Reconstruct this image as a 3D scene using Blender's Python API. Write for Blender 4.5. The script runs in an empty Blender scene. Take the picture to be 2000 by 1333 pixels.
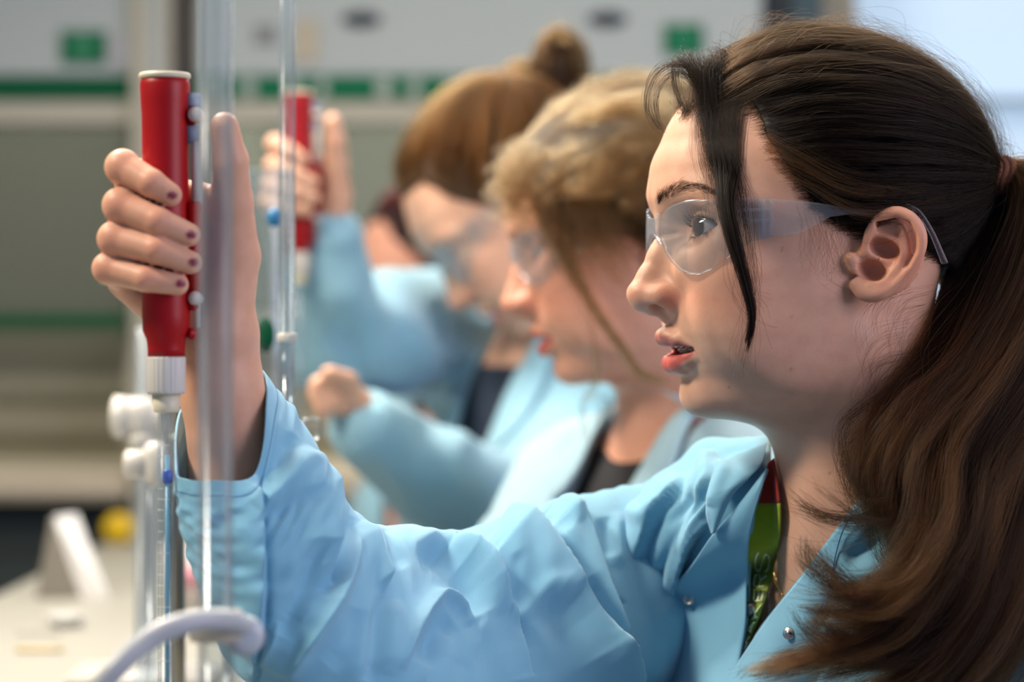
import bpy, bmesh, math
import numpy as np
from mathutils import Vector, Matrix
def want(k): return True
C = bpy.context.scene.collection
scene = bpy.context.scene
rng = np.random.default_rng(7)
# ---------------------------------------------------------------- camera, light, exposure
CAMZ, CAMD, FPX = 1.25, 1.40, 85.0 / 36.0 * 2000.0      # camera height, distance to the face, focal length in pixels
cam_d = bpy.data.cameras.new('camera'); cam = bpy.data.objects.new('camera', cam_d); C.objects.link(cam)
cam.location = (0, -CAMD, CAMZ); cam.rotation_euler = (math.radians(90), 0, 0)
cam_d.lens = 85.0; cam_d.sensor_width = 36.0; cam_d.clip_start = 0.05; cam_d.clip_end = 50
cam_d.dof.use_dof = True; cam_d.dof.focus_distance = 1.385; cam_d.dof.aperture_fstop = 3.9
scene.camera = cam
scene.view_settings.view_transform = 'Standard'; scene.view_settings.look = 'None'
scene.view_settings.gamma = 1.0; scene.view_settings.use_curve_mapping = False
scene.view_settings.exposure = 0.0
scene.cycles.use_denoising = True
try: scene.cycles.denoiser = 'OPENIMAGEDENOISE'
except Exception: pass
scene.cycles.max_bounces = 10; scene.cycles.transparent_max_bounces = 24; scene.cycles.transmission_bounces = 8
scene.cycles.diffuse_bounces = 3; scene.cycles.glossy_bounces = 3
scene.cycles.caustics_reflective = False; scene.cycles.caustics_refractive = False
scene.cycles.sample_clamp_indirect = 6.0
w = bpy.data.worlds.new('daylight'); scene.world = w; w.use_nodes = True
w.node_tree.nodes['Background'].inputs[0].default_value = (0.30, 0.58, 1.0, 1)
w.node_tree.nodes['Background'].inputs[1].default_value = 0.27
def area(name, loc, target, size, power, col):
    d = bpy.data.lights.new(name, 'AREA'); d.shape = 'RECTANGLE'; d.size, d.size_y = size; d.energy = power; d.color = col
    o = bpy.data.objects.new(name, d); C.objects.link(o); o.location = loc
    o.rotation_euler = (Vector(target) - Vector(loc)).to_track_quat('-Z', 'Y').to_euler(); return o
area('ceiling_light_front', (-1.15, -0.35, 2.40), (0.1, 0.05, 1.2), (0.36, 0.28), 31, (1.0, 0.87, 0.70))
area('ceiling_light_side', (-0.7, 0.75, 2.5), (0.0, 0.1, 1.15), (0.35, 0.28), 40, (1.0, 0.88, 0.74))
area('ceiling_light_over', (0.15, 0.55, 2.6), (0.15, 0.40, 0), (1.2, 0.5), 12, (1.0, 0.95, 0.86))
area('ceiling_light_rear', (0.1, 2.6, 2.7), (0.1, 2.6, 0), (2.2, 0.6), 92, (1.0, 0.96, 0.88))
area('window_daylight', (2.3, -1.3, 1.9), (0.2, 0.0, 1.25), (1.6, 1.4), 44, (0.88, 0.80, 0.98))

def Wp(px, py, y=0.0):
    """world point seen at photo pixel (px, py) at depth y"""
    D = CAMD + y
    return np.array([(px - 1000.0) / FPX * D, y, CAMZ - (py - 666.5) / FPX * D])

# ---------------------------------------------------------------- object helpers
def tag(o, label=None, cat=None, group=None, kind=None):
    if label: o['label'] = label
    if cat: o['category'] = cat
    if group: o['group'] = group
    if kind: o['kind'] = kind
    return o
def empty(name, loc, label=None, cat=None, group=None):
    o = bpy.data.objects.new(name, None); o.empty_display_size = 0.02; C.objects.link(o); o.location = loc
    return tag(o, label, cat, group)
def link_mesh(name, verts, faces, mat, parent=None, smooth=True, cols=None, label=None):
    """verts in WORLD coordinates; parented keeping their world place"""
    me = bpy.data.meshes.new(name)
    verts = np.asarray(verts, dtype=np.float64)
    if isinstance(faces, np.ndarray):
        n, k = faces.shape
        me.vertices.add(len(verts)); me.vertices.foreach_set('co', verts.astype(np.float32).ravel())
        me.loops.add(n * k); me.loops.foreach_set('vertex_index', faces.astype(np.int32).ravel())
        me.polygons.add(n); me.polygons.foreach_set('loop_start', np.arange(0, n * k, k, dtype=np.int32))
        me.update(calc_edges=True)
    else:
        me.from_pydata([tuple(v) for v in verts], [], [tuple(f) for f in faces]); me.update()
    me.polygons.foreach_set('use_smooth', np.full(len(me.polygons), smooth))
    if cols is not None:
        a = me.color_attributes.new('Col', 'FLOAT_COLOR', 'POINT')
        c4 = np.ones((len(verts), 4), np.float32); c4[:, :3] = cols
        a.data.foreach_set('color', c4.ravel())
    if mat: me.materials.append(mat)
    o = bpy.data.objects.new(name, me); C.objects.link(o)
    if parent: attach(o, parent)
    if label: o['label'] = label
    return o
def wloc(o):
    if o.parent is None: return Vector(o.location)
    return wloc(o.parent) + o.matrix_parent_inverse.translation + Vector(o.location)
def attach(o, parent):
    o.parent = parent; o.matrix_parent_inverse = Matrix.Translation(-wloc(parent))
def frame_of(d, up=(0, 0, 1)):
    d = np.asarray(d, float); d = d / np.linalg.norm(d); up = np.asarray(up, float)
    if abs(d @ up) > 0.95: up = np.array([1.0, 0, 0])
    a = np.cross(up, d); a /= np.linalg.norm(a); b = np.cross(d, a); return a, b, d
def catmull(P, n):
    """smooth curve through the points, n samples"""
    P = np.asarray(P, float); Q = np.vstack([2 * P[0] - P[1], P, 2 * P[-1] - P[-2]])
    t = np.linspace(0, len(P) - 1 - 1e-9, n); i = t.astype(int); f = (t - i)[:, None]
    p0, p1, p2, p3 = Q[i], Q[i + 1], Q[i + 2], Q[i + 3]
    return 0.5 * (2 * p1 + (p2 - p0) * f + (2 * p0 - 5 * p1 + 4 * p2 - p3) * f ** 2 + (3 * p1 - p0 - 3 * p2 + p3) * f ** 3)
class MB:
    """collects pieces of ONE mesh"""
    def __init__(s): s.v = []; s.f = []; s.n = 0
    def add(s, v, f):
        s.v.append(np.asarray(v, float)); s.f += [tuple(i + s.n for i in q) for q in f]; s.n += len(v)
    def lathe(s, a, b, prof, seg=32, cap=True, ribs=0, depth=0.0):
        """prof: list of (t along a->b in metres, radius)"""
        a = np.asarray(a, float); b = np.asarray(b, float); u, v, d = frame_of(b - a)
        th = np.linspace(0, 2 * np.pi, seg, endpoint=False); rings = []
        for t, r in prof:
            rr = r * (1 + depth * np.sign(np.sin(th * ribs))) if ribs else np.full(seg, r)
            rings.append(a + d * t + rr[:, None] * (np.cos(th)[:, None] * u + np.sin(th)[:, None] * v))
        V = np.vstack(rings); F = []
        for k in range(len(prof) - 1):
            for j in range(seg):
                F.append((k * seg + j, k * seg + (j + 1) % seg, (k + 1) * seg + (j + 1) % seg, (k + 1) * seg + j))
        if cap: F.append(tuple(range(seg))[::-1]); F.append(tuple((len(prof) - 1) * seg + j for j in range(seg)))
        s.add(V, F)
    def tube(s, pts, rad, seg=12, cap=True, flat=1.0):
        P = np.asarray(pts, float); n = len(P); rad = np.broadcast_to(np.asarray(rad, float), (n,))
        T = np.gradient(P, axis=0); T /= np.linalg.norm(T, axis=1)[:, None] + 1e-12
        u, v, _ = frame_of(T[0]); th = np.linspace(0, 2 * np.pi, seg, endpoint=False); V = []
        for i in range(n):
            u = u - T[i] * (u @ T[i]); u /= np.linalg.norm(u); v = np.cross(T[i], u)
            V.append(P[i] + rad[i] * (np.cos(th)[:, None] * u + flat * np.sin(th)[:, None] * v))
        F = []
        for k in range(n - 1):
            for j in range(seg):
                F.append((k * seg + j, k * seg + (j + 1) % seg, (k + 1) * seg + (j + 1) % seg, (k + 1) * seg + j))
        if cap: F.append(tuple(range(seg))[::-1]); F.append(tuple((n - 1) * seg + j for j in range(seg)))
        s.add(np.vstack(V), F)
    def box(s, c, h, R=None, bev=0.0):
        c = np.asarray(c, float); h = np.asarray(h, float)
        bm = bmesh.new(); bmesh.ops.create_cube(bm, size=2.0)
        for q in bm.verts: q.co = Vector(q.co[i] * h[i] for i in range(3))
        if bev: bmesh.ops.bevel(bm, geom=bm.edges[:], offset=bev, segments=2, affect='EDGES')
        bm.verts.index_update(); V = np.array([q.co[:] for q in bm.verts]); F = [tuple(x.index for x in f.verts) for f in bm.faces]; bm.free()
        if R is not None: V = V @ np.asarray(R).T
        s.add(V + c, F)
    def sphere(s, c, r, seg=20, R=None):
        r = np.broadcast_to(np.asarray(r, float), (3,)); bm = bmesh.new(); bmesh.ops.create_uvsphere(bm, u_segments=seg, v_segments=seg // 2 + 2, radius=1.0)
        bm.verts.index_update(); V = np.array([q.co[:] for q in bm.verts]) * r; F = [tuple(x.index for x in f.verts) for f in bm.faces]; bm.free()
        if R is not None: V = V @ np.asarray(R).T
        s.add(V + np.asarray(c, float), F)
    def grid(s, G, thick=0.0):
        """G: (n,m,3) grid of points -> sheet, with thickness if asked"""
        G = np.asarray(G, float); n, m, _ = G.shape
        idx = np.arange(n * m).reshape(n, m)
        F = [(idx[i, j], idx[i + 1, j], idx[i + 1, j + 1], idx[i, j + 1]) for i in range(n - 1) for j in range(m - 1)]
        if not thick: s.add(G.reshape(-1, 3), F); return
        N = np.cross(np.gradient(G, axis=0), np.gradient(G, axis=1)); N /= np.linalg.norm(N, axis=2)[..., None] + 1e-12
        V = np.vstack([(G + N * thick / 2).reshape(-1, 3), (G - N * thick / 2).reshape(-1, 3)]); k = n * m
        F2 = [(a, b, c, d) for a, b, c, d in F] + [(d + k, c + k, b + k, a + k) for a, b, c, d in F]
        ring = list(idx[0, :]) + list(idx[1:, -1]) + list(idx[-1, ::-1][1:]) + list(idx[::-1, 0][1:-1])
        for q in range(len(ring)):
            a, b = ring[q], ring[(q + 1) % len(ring)]; F2.append((a, a + k, b + k, b)[::-1])
        s.add(V, F2)
    def build(s, name, mat, parent=None, smooth=True, label=None):
        return link_mesh(name, np.vstack(s.v), s.f, mat, parent, smooth, label=label)

# ---------------------------------------------------------------- materials
def srgb(r, g, b): 
    f = lambda c: (c / 255 / 12.92) if c / 255 <= 0.04045 else ((c / 255 + 0.055) / 1.055) ** 2.4
    return (f(r), f(g), f(b), 1)
def mat(name, col=(0.8, 0.8, 0.8, 1), rough=0.5, metal=0.0, **kw):
    m = bpy.data.materials.new(name); m.use_nodes = True; b = m.node_tree.nodes['Principled BSDF']
    b.inputs['Base Color'].default_value = col; b.inputs['Roughness'].default_value = rough; b.inputs['Metallic'].default_value = metal
    for k, v in kw.items(): b.inputs[k.replace('_', ' ')].default_value = v
    return m
def noise_bump(m, scale=200, strength=0.1, dist=0.001, detail=3):
    nt = m.node_tree; b = nt.nodes['Principled BSDF']
    tc = nt.nodes.new('ShaderNodeTexCoord'); n = nt.nodes.new('ShaderNodeTexNoise'); n.inputs['Scale'].default_value = scale; n.inputs['Detail'].default_value = detail
    bp = nt.nodes.new('ShaderNodeBump'); bp.inputs['Strength'].default_value = strength; bp.inputs['Distance'].default_value = dist
    nt.links.new(tc.outputs['Object'], n.inputs['Vector']); nt.links.new(n.outputs['Fac'], bp.inputs['Height']); nt.links.new(bp.outputs['Normal'], b.inputs['Normal'])
    return m
def skin_mat(name):
    m = mat(name, rough=0.47, Subsurface_Weight=0.22, Subsurface_Scale=0.006, Specular_IOR_Level=0.38)
    b = m.node_tree.nodes['Principled BSDF']; b.inputs['Subsurface Radius'].default_value = (1.0, 0.35, 0.2)
    nt = m.node_tree; a = nt.nodes.new('ShaderNodeAttribute'); a.attribute_name = 'Col'
    tc = nt.nodes.new('ShaderNodeTexCoord'); n = nt.nodes.new('ShaderNodeTexNoise'); n.inputs['Scale'].default_value = 90; n.inputs['Detail'].default_value = 5
    mx = nt.nodes.new('ShaderNodeMix'); mx.data_type = 'RGBA'; mx.blend_type = 'MULTIPLY'; mx.inputs[0].default_value = 0.35
    cr = nt.nodes.new('ShaderNodeValToRGB'); cr.color_ramp.elements[0].position = 0.3; cr.color_ramp.elements[0].color = (0.82, 0.70, 0.66, 1); cr.color_ramp.elements[1].position = 0.6; cr.color_ramp.elements[1].color = (1, 1, 1, 1)
    nt.links.new(tc.outputs['Object'], n.inputs['Vector']); nt.links.new(n.outputs['Fac'], cr.inputs[0])
    nt.links.new(a.outputs['Color'], mx.inputs[6]); nt.links.new(cr.outputs[0], mx.inputs[7]); nt.links.new(mx.outputs[2], b.inputs['Base Color'])
    n2 = nt.nodes.new('ShaderNodeTexVoronoi'); n2.inputs['Scale'].default_value = 1500
    n3 = nt.nodes.new('ShaderNodeTexNoise'); n3.inputs['Scale'].default_value = 500; n3.inputs['Detail'].default_value = 4
    ad = nt.nodes.new('ShaderNodeMath'); ad.operation = 'ADD'
    bp = nt.nodes.new('ShaderNodeBump'); bp.inputs['Strength'].default_value = 0.11; bp.inputs['Distance'].default_value = 0.0004
    for q in (n2, n3): nt.links.new(tc.outputs['Object'], q.inputs['Vector'])
    nt.links.new(n2.outputs['Distance'], ad.inputs[0]); nt.links.new(n3.outputs['Fac'], ad.inputs[1])
    nt.links.new(ad.outputs[0], bp.inputs['Height']); nt.links.new(bp.outputs['Normal'], b.inputs['Normal'])
    return m
def hair_mat(name, c1, c2, rough=0.32):
    m = bpy.data.materials.new(name); m.use_nodes = True; nt = m.node_tree; nt.nodes.clear()
    out = nt.nodes.new('ShaderNodeOutputMaterial'); b = nt.nodes.new('ShaderNodeBsdfHairPrincipled'); b.parametrization = 'COLOR'
    a = nt.nodes.new('ShaderNodeAttribute'); a.attribute_name = 'tone'
    cr = nt.nodes.new('ShaderNodeValToRGB'); cr.color_ramp.elements[0].color = c1; cr.color_ramp.elements[1].color = c2
    nt.links.new(a.outputs['Fac'], cr.inputs[0]); nt.links.new(cr.outputs[0], b.inputs['Color']); nt.links.new(b.outputs[0], out.inputs[0])
    b.inputs['Roughness'].default_value = rough; b.inputs['Radial Roughness'].default_value = 0.5; b.inputs['IOR'].default_value = 1.24
    return m
def glass_mat(name, tint=(0.95, 0.98, 1, 1), haze=0.08, gloss=0.14, hazecol=(0.75, 0.8, 0.85, 1), blend=0.35):
    """clear plastic or glass wall: see-through, glossier at grazing angles, faintly milky"""
    m = bpy.data.materials.new(name); m.use_nodes = True; nt = m.node_tree; nt.nodes.clear()
    out = nt.nodes.new('ShaderNodeOutputMaterial'); tr = nt.nodes.new('ShaderNodeBsdfTransparent'); tr.inputs[0].default_value = tint
    gl = nt.nodes.new('ShaderNodeBsdfGlossy'); gl.inputs['Roughness'].default_value = 0.2; gl.inputs['Color'].default_value = (.55, .58, .62, 1)
    df = nt.nodes.new('ShaderNodeBsdfDiffuse'); df.inputs[0].default_value = hazecol
    lw = nt.nodes.new('ShaderNodeLayerWeight'); lw.inputs[0].default_value = blend
    ma = nt.nodes.new('ShaderNodeMath'); ma.operation = 'MULTIPLY_ADD'; ma.inputs[1].default_value = 0.30; ma.inputs[2].default_value = gloss * 0.4
    m1 = nt.nodes.new('ShaderNodeMixShader'); m2 = nt.nodes.new('ShaderNodeMixShader')
    mb = nt.nodes.new('ShaderNodeMath'); mb.operation = 'MULTIPLY_ADD'; mb.inputs[1].default_value = haze * 2.5; mb.inputs[2].default_value = haze
    nt.links.new(lw.outputs['Facing'], mb.inputs[0]); nt.links.new(mb.outputs[0], m1.inputs[0])
    nt.links.new(tr.outputs[0], m1.inputs[1]); nt.links.new(df.outputs[0], m1.inputs[2])
    nt.links.new(lw.outputs['Fresnel'], ma.inputs[0]); nt.links.new(ma.outputs[0], m2.inputs[0])
    nt.links.new(m1.outputs[0], m2.inputs[1]); nt.links.new(gl.outputs[0], m2.inputs[2]); nt.links.new(m2.outputs[0], out.inputs[0])
    return m
# ---------------------------------------------------------------- implicit surfaces (all in millimetres)
def smin(a, b, k):
    h = np.clip(0.5 + 0.5 * (b - a) / k, 0, 1); return b * (1 - h) + a * h - k * h * (1 - h)
def smax(a, b, k): return -smin(-a, -b, k)
def ell(P, c, r):
    q = P - np.asarray(c, np.float32); r = np.asarray(r, np.float32)
    k0 = np.sqrt(((q / r) ** 2).sum(1)); k1 = np.sqrt(((q / (r * r)) ** 2).sum(1)) + 1e-9
    return np.where(k0 < 1e-3, -r.min(), k0 * (k0 - 1) / k1)
def rc(P, a, b, ra, rb):
    a = np.asarray(a, np.float32); b = np.asarray(b, np.float32); d = b - a; L = float(d @ d) + 1e-9
    t = np.clip(((P - a) @ d) / L, 0, 1)
    return np.sqrt((((P - a) - t[:, None] * d) ** 2).sum(1)) - (ra + (rb - ra) * t)
def chain(P, pts, k=None):
    """pts: list of (x,y,z,r)"""
    f = None
    for p, q in zip(pts[:-1], pts[1:]):
        g = rc(P, p[:3], q[:3], p[3], q[3]); f = g if f is None else (np.minimum(f, g) if not k else smin(f, g, k))
    return f
def local(f, P, lo, hi, pad=12.0):
    """evaluate f only near its box"""
    lo = np.asarray(lo) - pad; hi = np.asarray(hi) + pad
    m = ((P > lo) & (P < hi)).all(1)
    out = np.maximum(np.maximum(lo - P, P - hi).max(1), 0).astype(np.float32) + pad
    if m.any(): out[m] = f(P[m])
    return out
def mesh_sdf(f, lo, hi, h, coarse=4, iters=3, lim=None):
    """surface nets, evaluated only in a narrow band, then pulled onto the surface"""
    lo = np.asarray(lo, float); hi = np.asarray(hi, float); H = h * coarse
    n = np.ceil((hi - lo) / H).astype(int) + 1
    ax = [lo[i] + (np.arange(n[i]) + 0.5) * H - h / 2 for i in range(3)]
    G = np.stack(np.meshgrid(*ax, indexing='ij'), -1).reshape(-1, 3).astype(np.float32)
    Fc = np.concatenate([f(g) for g in np.array_split(G, max(1, len(G) // 400000))]).reshape(n)
    near = np.abs(Fc) < (lim or H * 1.9)
    N = n * coarse
    F = np.repeat(np.repeat(np.repeat(Fc, coarse, 0), coarse, 1), coarse, 2)
    M = np.repeat(np.repeat(np.repeat(near, coarse, 0), coarse, 1), coarse, 2)
    idx = np.argwhere(M)
    P = (lo + idx * h).astype(np.float32)
    vals = np.concatenate([f(g) for g in np.array_split(P, max(1, len(P) // 300000))])
    F[M] = vals; del P
    S = F < 0
    s = [S[:-1, :-1, :-1], S[1:, :-1, :-1], S[:-1, 1:, :-1], S[1:, 1:, :-1], S[:-1, :-1, 1:], S[1:, :-1, 1:], S[:-1, 1:, 1:], S[1:, 1:, 1:]]
    cnt = sum(x.astype(np.int8) for x in s)
    mixed = (cnt > 0) & (cnt < 8)
    cells = np.argwhere(mixed); vid = -np.ones(mixed.shape, np.int64); vid[mixed] = np.arange(len(cells))
    acc = np.zeros((len(cells), 3)); num = np.zeros(len(cells))
    offs = [(0, 0, 0), (1, 0, 0), (0, 1, 0), (1, 1, 0), (0, 0, 1), (1, 0, 1), (0, 1, 1), (1, 1, 1)]
    for a, b in ((0, 1), (2, 3), (4, 5), (6, 7), (0, 2), (1, 3), (4, 6), (5, 7), (0, 4), (1, 5), (2, 6), (3, 7)):
        ca = cells + offs[a]; cb = cells + offs[b]
        fa = F[tuple(ca.T)]; fb = F[tuple(cb.T)]; m = (fa < 0) != (fb < 0)
        t = np.where(m, fa / (fa - fb + 1e-12), 0.0)
        acc += np.where(m[:, None], ca + (cb - ca) * t[:, None], 0); num += m
    V = lo + acc / num[:, None] * h
    quads = []
    for axn in range(3):
        sl0 = [slice(None)] * 3; sl1 = [slice(None)] * 3; sl0[axn] = slice(0, -1); sl1[axn] = slice(1, None)
        A = S[tuple(sl0)]; B = S[tuple(sl1)]; e = np.argwhere(A != B)
        u, v = [q for q in range(3) if q != axn]
        e = e[(e[:, u] > 0) & (e[:, v] > 0) & (e[:, u] < N[u] - 1) & (e[:, v] < N[v] - 1)]
        inside = A[tuple(e.T)]
        du = np.zeros(3, int); du[u] = 1; dv = np.zeros(3, int); dv[v] = 1
        q = np.stack([vid[tuple((e - du - dv).T)], vid[tuple((e - dv).T)], vid[tuple(e.T)], vid[tuple((e - du).T)]], 1)
        flip = inside if axn != 1 else ~inside
        q[~flip] = q[~flip][:, ::-1]; quads.append(q)
    Q = np.vstack(quads); Q = Q[(Q >= 0).all(1)]
    V = V.astype(np.float32)
    for _ in range(iters):
        g, val = grad(f, V, 0.25); step = val / np.maximum((g ** 2).sum(1), 0.05)
        d = g * step[:, None]; L = np.linalg.norm(d, axis=1); d *= np.minimum(1, 0.6 * h / np.maximum(L, 1e-9))[:, None]
        V = V - d
    return V, Q
def grad(f, V, e=0.25):
    g = np.zeros_like(V)
    for i in range(3):
        o = np.zeros(3, np.float32); o[i] = e; g[:, i] = (f(V + o) - f(V - o)) / (2 * e)
    return g, f(V)
def table(zs, vs):
    zs = np.asarray(zs, float); vs = np.asarray(vs, float); o = np.argsort(zs); zs, vs = zs[o], vs[o]
    zz = np.linspace(zs[0], zs[-1], 600); v = np.interp(zz, zs, vs); w = int(600 * 7 / (zs[-1] - zs[0])) | 1
    k = np.hanning(w + 2); k /= k.sum(); vp = np.pad(v, (w + 1) // 2, mode='edge'); v = np.convolve(vp, k, 'same')[(w + 1) // 2:-((w + 1) // 2)]
    return lambda z: np.interp(z, zz, v).astype(np.float32)

# ---------------------------------------------------------------- the head: x forward, y to her left, z up; origin between the ears
ZT = [60, 45, 35, 27, 20, 8, -8, -22, -36, -44, -50, -57, -64, -71, -78, -84, -90, -94, -99]
T_XF = table(ZT, [92, 95, 95.5, 92, 89, 87.5, 87.5, 87.5, 89.5, 89, 86.5, 84.5, 83.5, 80.2, 79.5, 78, 73, 63, 44])
T_W = table(ZT, [58, 62, 64, 65, 66, 67, 67, 65, 61, 58.5, 56, 53.5, 50.5, 47, 43, 39.5, 35, 30, 22])
T_XB = table(ZT, [25, 25, 25, 25, 25, 25, 22, 18, 15, 13, 12, 11, 9, 7, 4, 2, 0, 0, 0])
T_PW = table(ZT, [2.2, 2.2, 2.25, 2.35, 2.45, 2.45, 2.35, 2.25, 2.15, 2.1, 2.05, 2.05, 2.0, 2.0, 2.0, 2.0, 2.0, 2.0, 2.0])
EYE = np.array([70.5, 32.5, 16.8], np.float32)
def ear_pt(px, py, off=0.0):
    # where the photo ray meets the plane of the ear (slanting back from the cheek)
    o = (np.array([0, -1400, 1250.0]) - HO) @ HR; d = np.array([(px - 1000) / FPX, 1.0, -(py - 666.5) / FPX]) @ HR
    t = (70 + off - 0.4 * o[0] - o[1]) / (d[1] + 0.4 * d[0]); p = o + d * t
    return (p[0], p[1], p[2])
_eb1 = np.array([-.928, .371, 0]); _en = np.array([.371, .928, 0]); _ez = np.array([0, 0, 1.0])
_t = math.radians(20); _eu = _eb1 * math.cos(_t) - _ez * math.sin(_t); _ev = _eb1 * math.sin(_t) + _ez * math.cos(_t)
EARM = np.stack([_eu, _ev, _en], 1).astype(np.float32)
def ellr(P, c, r, M):
    return ell((P - np.asarray(c, np.float32)) @ M, (0, 0, 0), r)
def ear_add(P):
    H = [(1693, 492, 0, 2.6), (1694, 470, 1, 2.8), (1702, 447, 2, 3.0), (1722, 424, 3, 3.3), (1750, 414, 4, 3.4), (1778, 425, 4.5, 3.5), (1796, 452, 4.5, 3.8), (1798, 484, 4, 3.5), (1784, 515, 3, 3.0), (1765, 540, 2, 2.9), (1742, 560, 1, 3.5), (1716, 572, 0, 5.0), (1690, 572, -1.5, 5.2), (1674, 558, -3, 4.5)]
    H = catmull(H, 42); f = chain(P, [(*ear_pt(a, b, o), r) for a, b, o, r in H])
    f = smin(f, ellr(P, ear_pt(1722, 508, -7), (15, 17, 8), EARM), 4)
    f = smin(f, ellr(P, ear_pt(1742, 500, -3.5), (18, 24.5, 2.6), EARM), 2.5)
    A = [(1728, 548, 0.5, 2.6), (1752, 525, 1, 2.7), (1766, 497, 1.5, 2.8), (1756, 480, 1, 2.5), (1736, 466, 0, 2.1), (1712, 458, -1, 1.8)]
    f = smin(f, chain(P, [(*ear_pt(a, b, o), r) for a, b, o, r in catmull(A, 18)]), 3)
    f = smin(f, chain(P, [(*ear_pt(a, b, o), r) for a, b, o, r in [(1766, 497, 1.0, 2.4), (1768, 470, 1, 2.2), (1758, 444, 0.5, 2.0)]]), 3)
    f = smin(f, chain(P, [(*ear_pt(a, b, o), r) for a, b, o, r in [(1693, 489, -0.5, 2.2), (1704, 503, -1.5, 2.1), (1722, 511, -4, 2.0)]]), 2)
    f = smin(f, rc(P, ear_pt(1664, 508, -1), ear_pt(1668, 522, -1.5), 4.2, 3.6), 3)          # tragus
    f = smin(f, rc(P, ear_pt(1700, 556, 0), ear_pt(1724, 552, 1), 3.2, 3.0), 3)             # antitragus
    return f
def ear_cut(P):
    f = ellr(P, ear_pt(1728, 486, 0), (9.0, 5.4, 8.5), EARM)
    f = np.minimum(f, ellr(P, ear_pt(1704, 528, 0), (8.2, 6.0, 10.5), EARM))
    f = np.minimum(f, ellr(P, ear_pt(1735, 445, 3), (8, 3.4, 3.5), EARM))
    f = np.minimum(f, chain(P, [(*ear_pt(a, b, o), r) for a, b, o, r in [(1772, 440, 5.5, 2.2), (1783, 462, 5.5, 2.4), (1784, 488, 5, 2.2), (1770, 515, 4.5, 1.8)]]))
    return f
def lid_angles(q):
    r = np.sqrt((q ** 2).sum(1)) + 1e-6
    az = np.degrees(np.arctan2(q[:, 1], q[:, 0])); el = np.degrees(np.arcsin(np.clip(q[:, 2] / r, -1, 1)))
    return r, az, el
def lids(az, op=1.0):
    t = np.clip((az + 52) / 132.0, 0, 1); base = -6 + 9 * t; s = np.clip(np.sin(np.pi * t), 0, 1)
    eu = base + op * 28 * s ** 0.75; elo = base - 22 * s ** 0.9
    return eu, elo, t
def head_f(P, mouth=1.0, op=1.0, ears=True, neck=True, detail=True):
    P = P.astype(np.float32)
    x, y, z = P[:, 0], P[:, 1], P[:, 2]; ya = np.abs(y); Q = P.copy(); Q[:, 1] = ya
    f = ell(P, (0, 0, 48), (96, 73, 80))
    xf, wd, xb, pw = T_XF(z), T_W(z), T_XB(z), T_PW(z)
    xm = 14.0; xr = x - xm
    g1 = (np.clip(xr, 0, None) / (xf - xm)) ** pw + (ya / wd) ** pw; g1 = g1 ** (1 / pw)
    g2 = np.sqrt((np.clip(-xr, 0, None) / (xb + xm + 14)) ** 2 + (ya / wd) ** 2)
    g = np.where(xr > 0, g1, g2); face = (g - 1) * np.minimum(xf, wd) * 0.9
    face = smax(face, z - 58, 10); face = smax(face, -97 - z - 0.10 * (x - 40) - 0.0016 * ya ** 2, 7)
    f = smin(f, face, 14)
    f = smax(f, ya - 71.5, 8)
    if neck:
        f = smin(f, rc(P, (-24, 0, -30), (-36, 0, -185), 49, 54), 30)
        f = smin(f, rc(Q, (-14, 44, -50), (2, 12, -178), 9, 8), 16)
    f = smin(f, ell(Q, (62, 40, -11), (17, 17, 15)), 20)
    f = smin(f, ell(Q, (58, 36, -38), (20, 15, 20)), 20)                                      # cheek bone
    f = smin(f, ell(Q, (28, 46, -48), (28, 9, 24)), 22)                                       # jaw muscle
    f = smin(f, ell(P, (67, 0, -83), (12.5, 15, 11.5)), 9)                                    # chin
    f = smax(f, -ell(Q, (92, 33, 16), (16, 19, 13)), 11)                                      # eye sockets
    f = smin(f, chain(Q, [(89, 8, 36, 4), (85.5, 24, 38, 4), (75, 41, 36, 4), (64, 52, 28, 4)]), 14)
    f = smin(f, chain(Q, [(70, 47, 6, 5), (77, 32, -2, 5), (83, 18, -7, 5)]), 14)           # infraorbital rim
    # nose
    fn = chain(P, [(85, 0, 32, 6.5), (89.5, 0, 19, 5.4), (95.6, 0, 1, 6.2), (101, 0, -11, 6.8), (106.6, 0, -21, 8.2)], 4)
    fn = smin(fn, rc(P, (80, 0, 12), (90, 0, -20), 9, 12), 8)
    f = smin(f, fn, 8)
    if detail:
        q = ell(Q, (93.4, 10.8, -23.0), (10.0, 5.4, 6.4)); f = smin(f, q, 8)
        f = smin(f, rc(P, (91, 0, -34), (105.5, 0, -27.5), 4.0, 4.5), 4)
        f = smin(f, rc(Q, (105, 3, -22), (98, 10.5, -23), 6.4, 4.8), 5)
        c, s_ = math.cos(math.radians(-18)), math.sin(math.radians(-18))
        R = np.array([[c, 0, s_], [0, 1, 0], [-s_, 0, c]], np.float32)
        nq = Q - np.array([99.3, 10.0, -31.4], np.float32)
        a2 = math.radians(20); R2 = np.array([[math.cos(a2), -math.sin(a2), 0], [math.sin(a2), math.cos(a2), 0], [0, 0, 1]], np.float32)
        f = smax(f, -ell(nq @ R2 @ R, (0, 0, 0), (6.4, 4.3, 4.6)), 1.2)
        # philtrum, lips
        f = smax(f, -rc(P, (97.5, 0, -37), (99, 0, -43), 2.3, 2.6), 2.5)
    up = [(91.0, 0, -47.0, 5.2), (90.6, 5, -46.6, 5.3), (87.0, 13, -48.4, 4.5), (79.5, 20, -51.2, 3.2), (74.5, 25.5, -53.5, 1.8)]
    lw = [(85.8, 0, -62.6, 6.3), (85.2, 7, -62.2, 6.0), (81.8, 15, -59.8, 4.6), (77, 21, -56.8, 3.0), (74, 25.5, -54.2, 1.8)]
    f = smin(f, chain(Q, up, 2), 3.2); f = smin(f, chain(Q, lw, 2), 3.5)
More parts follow.
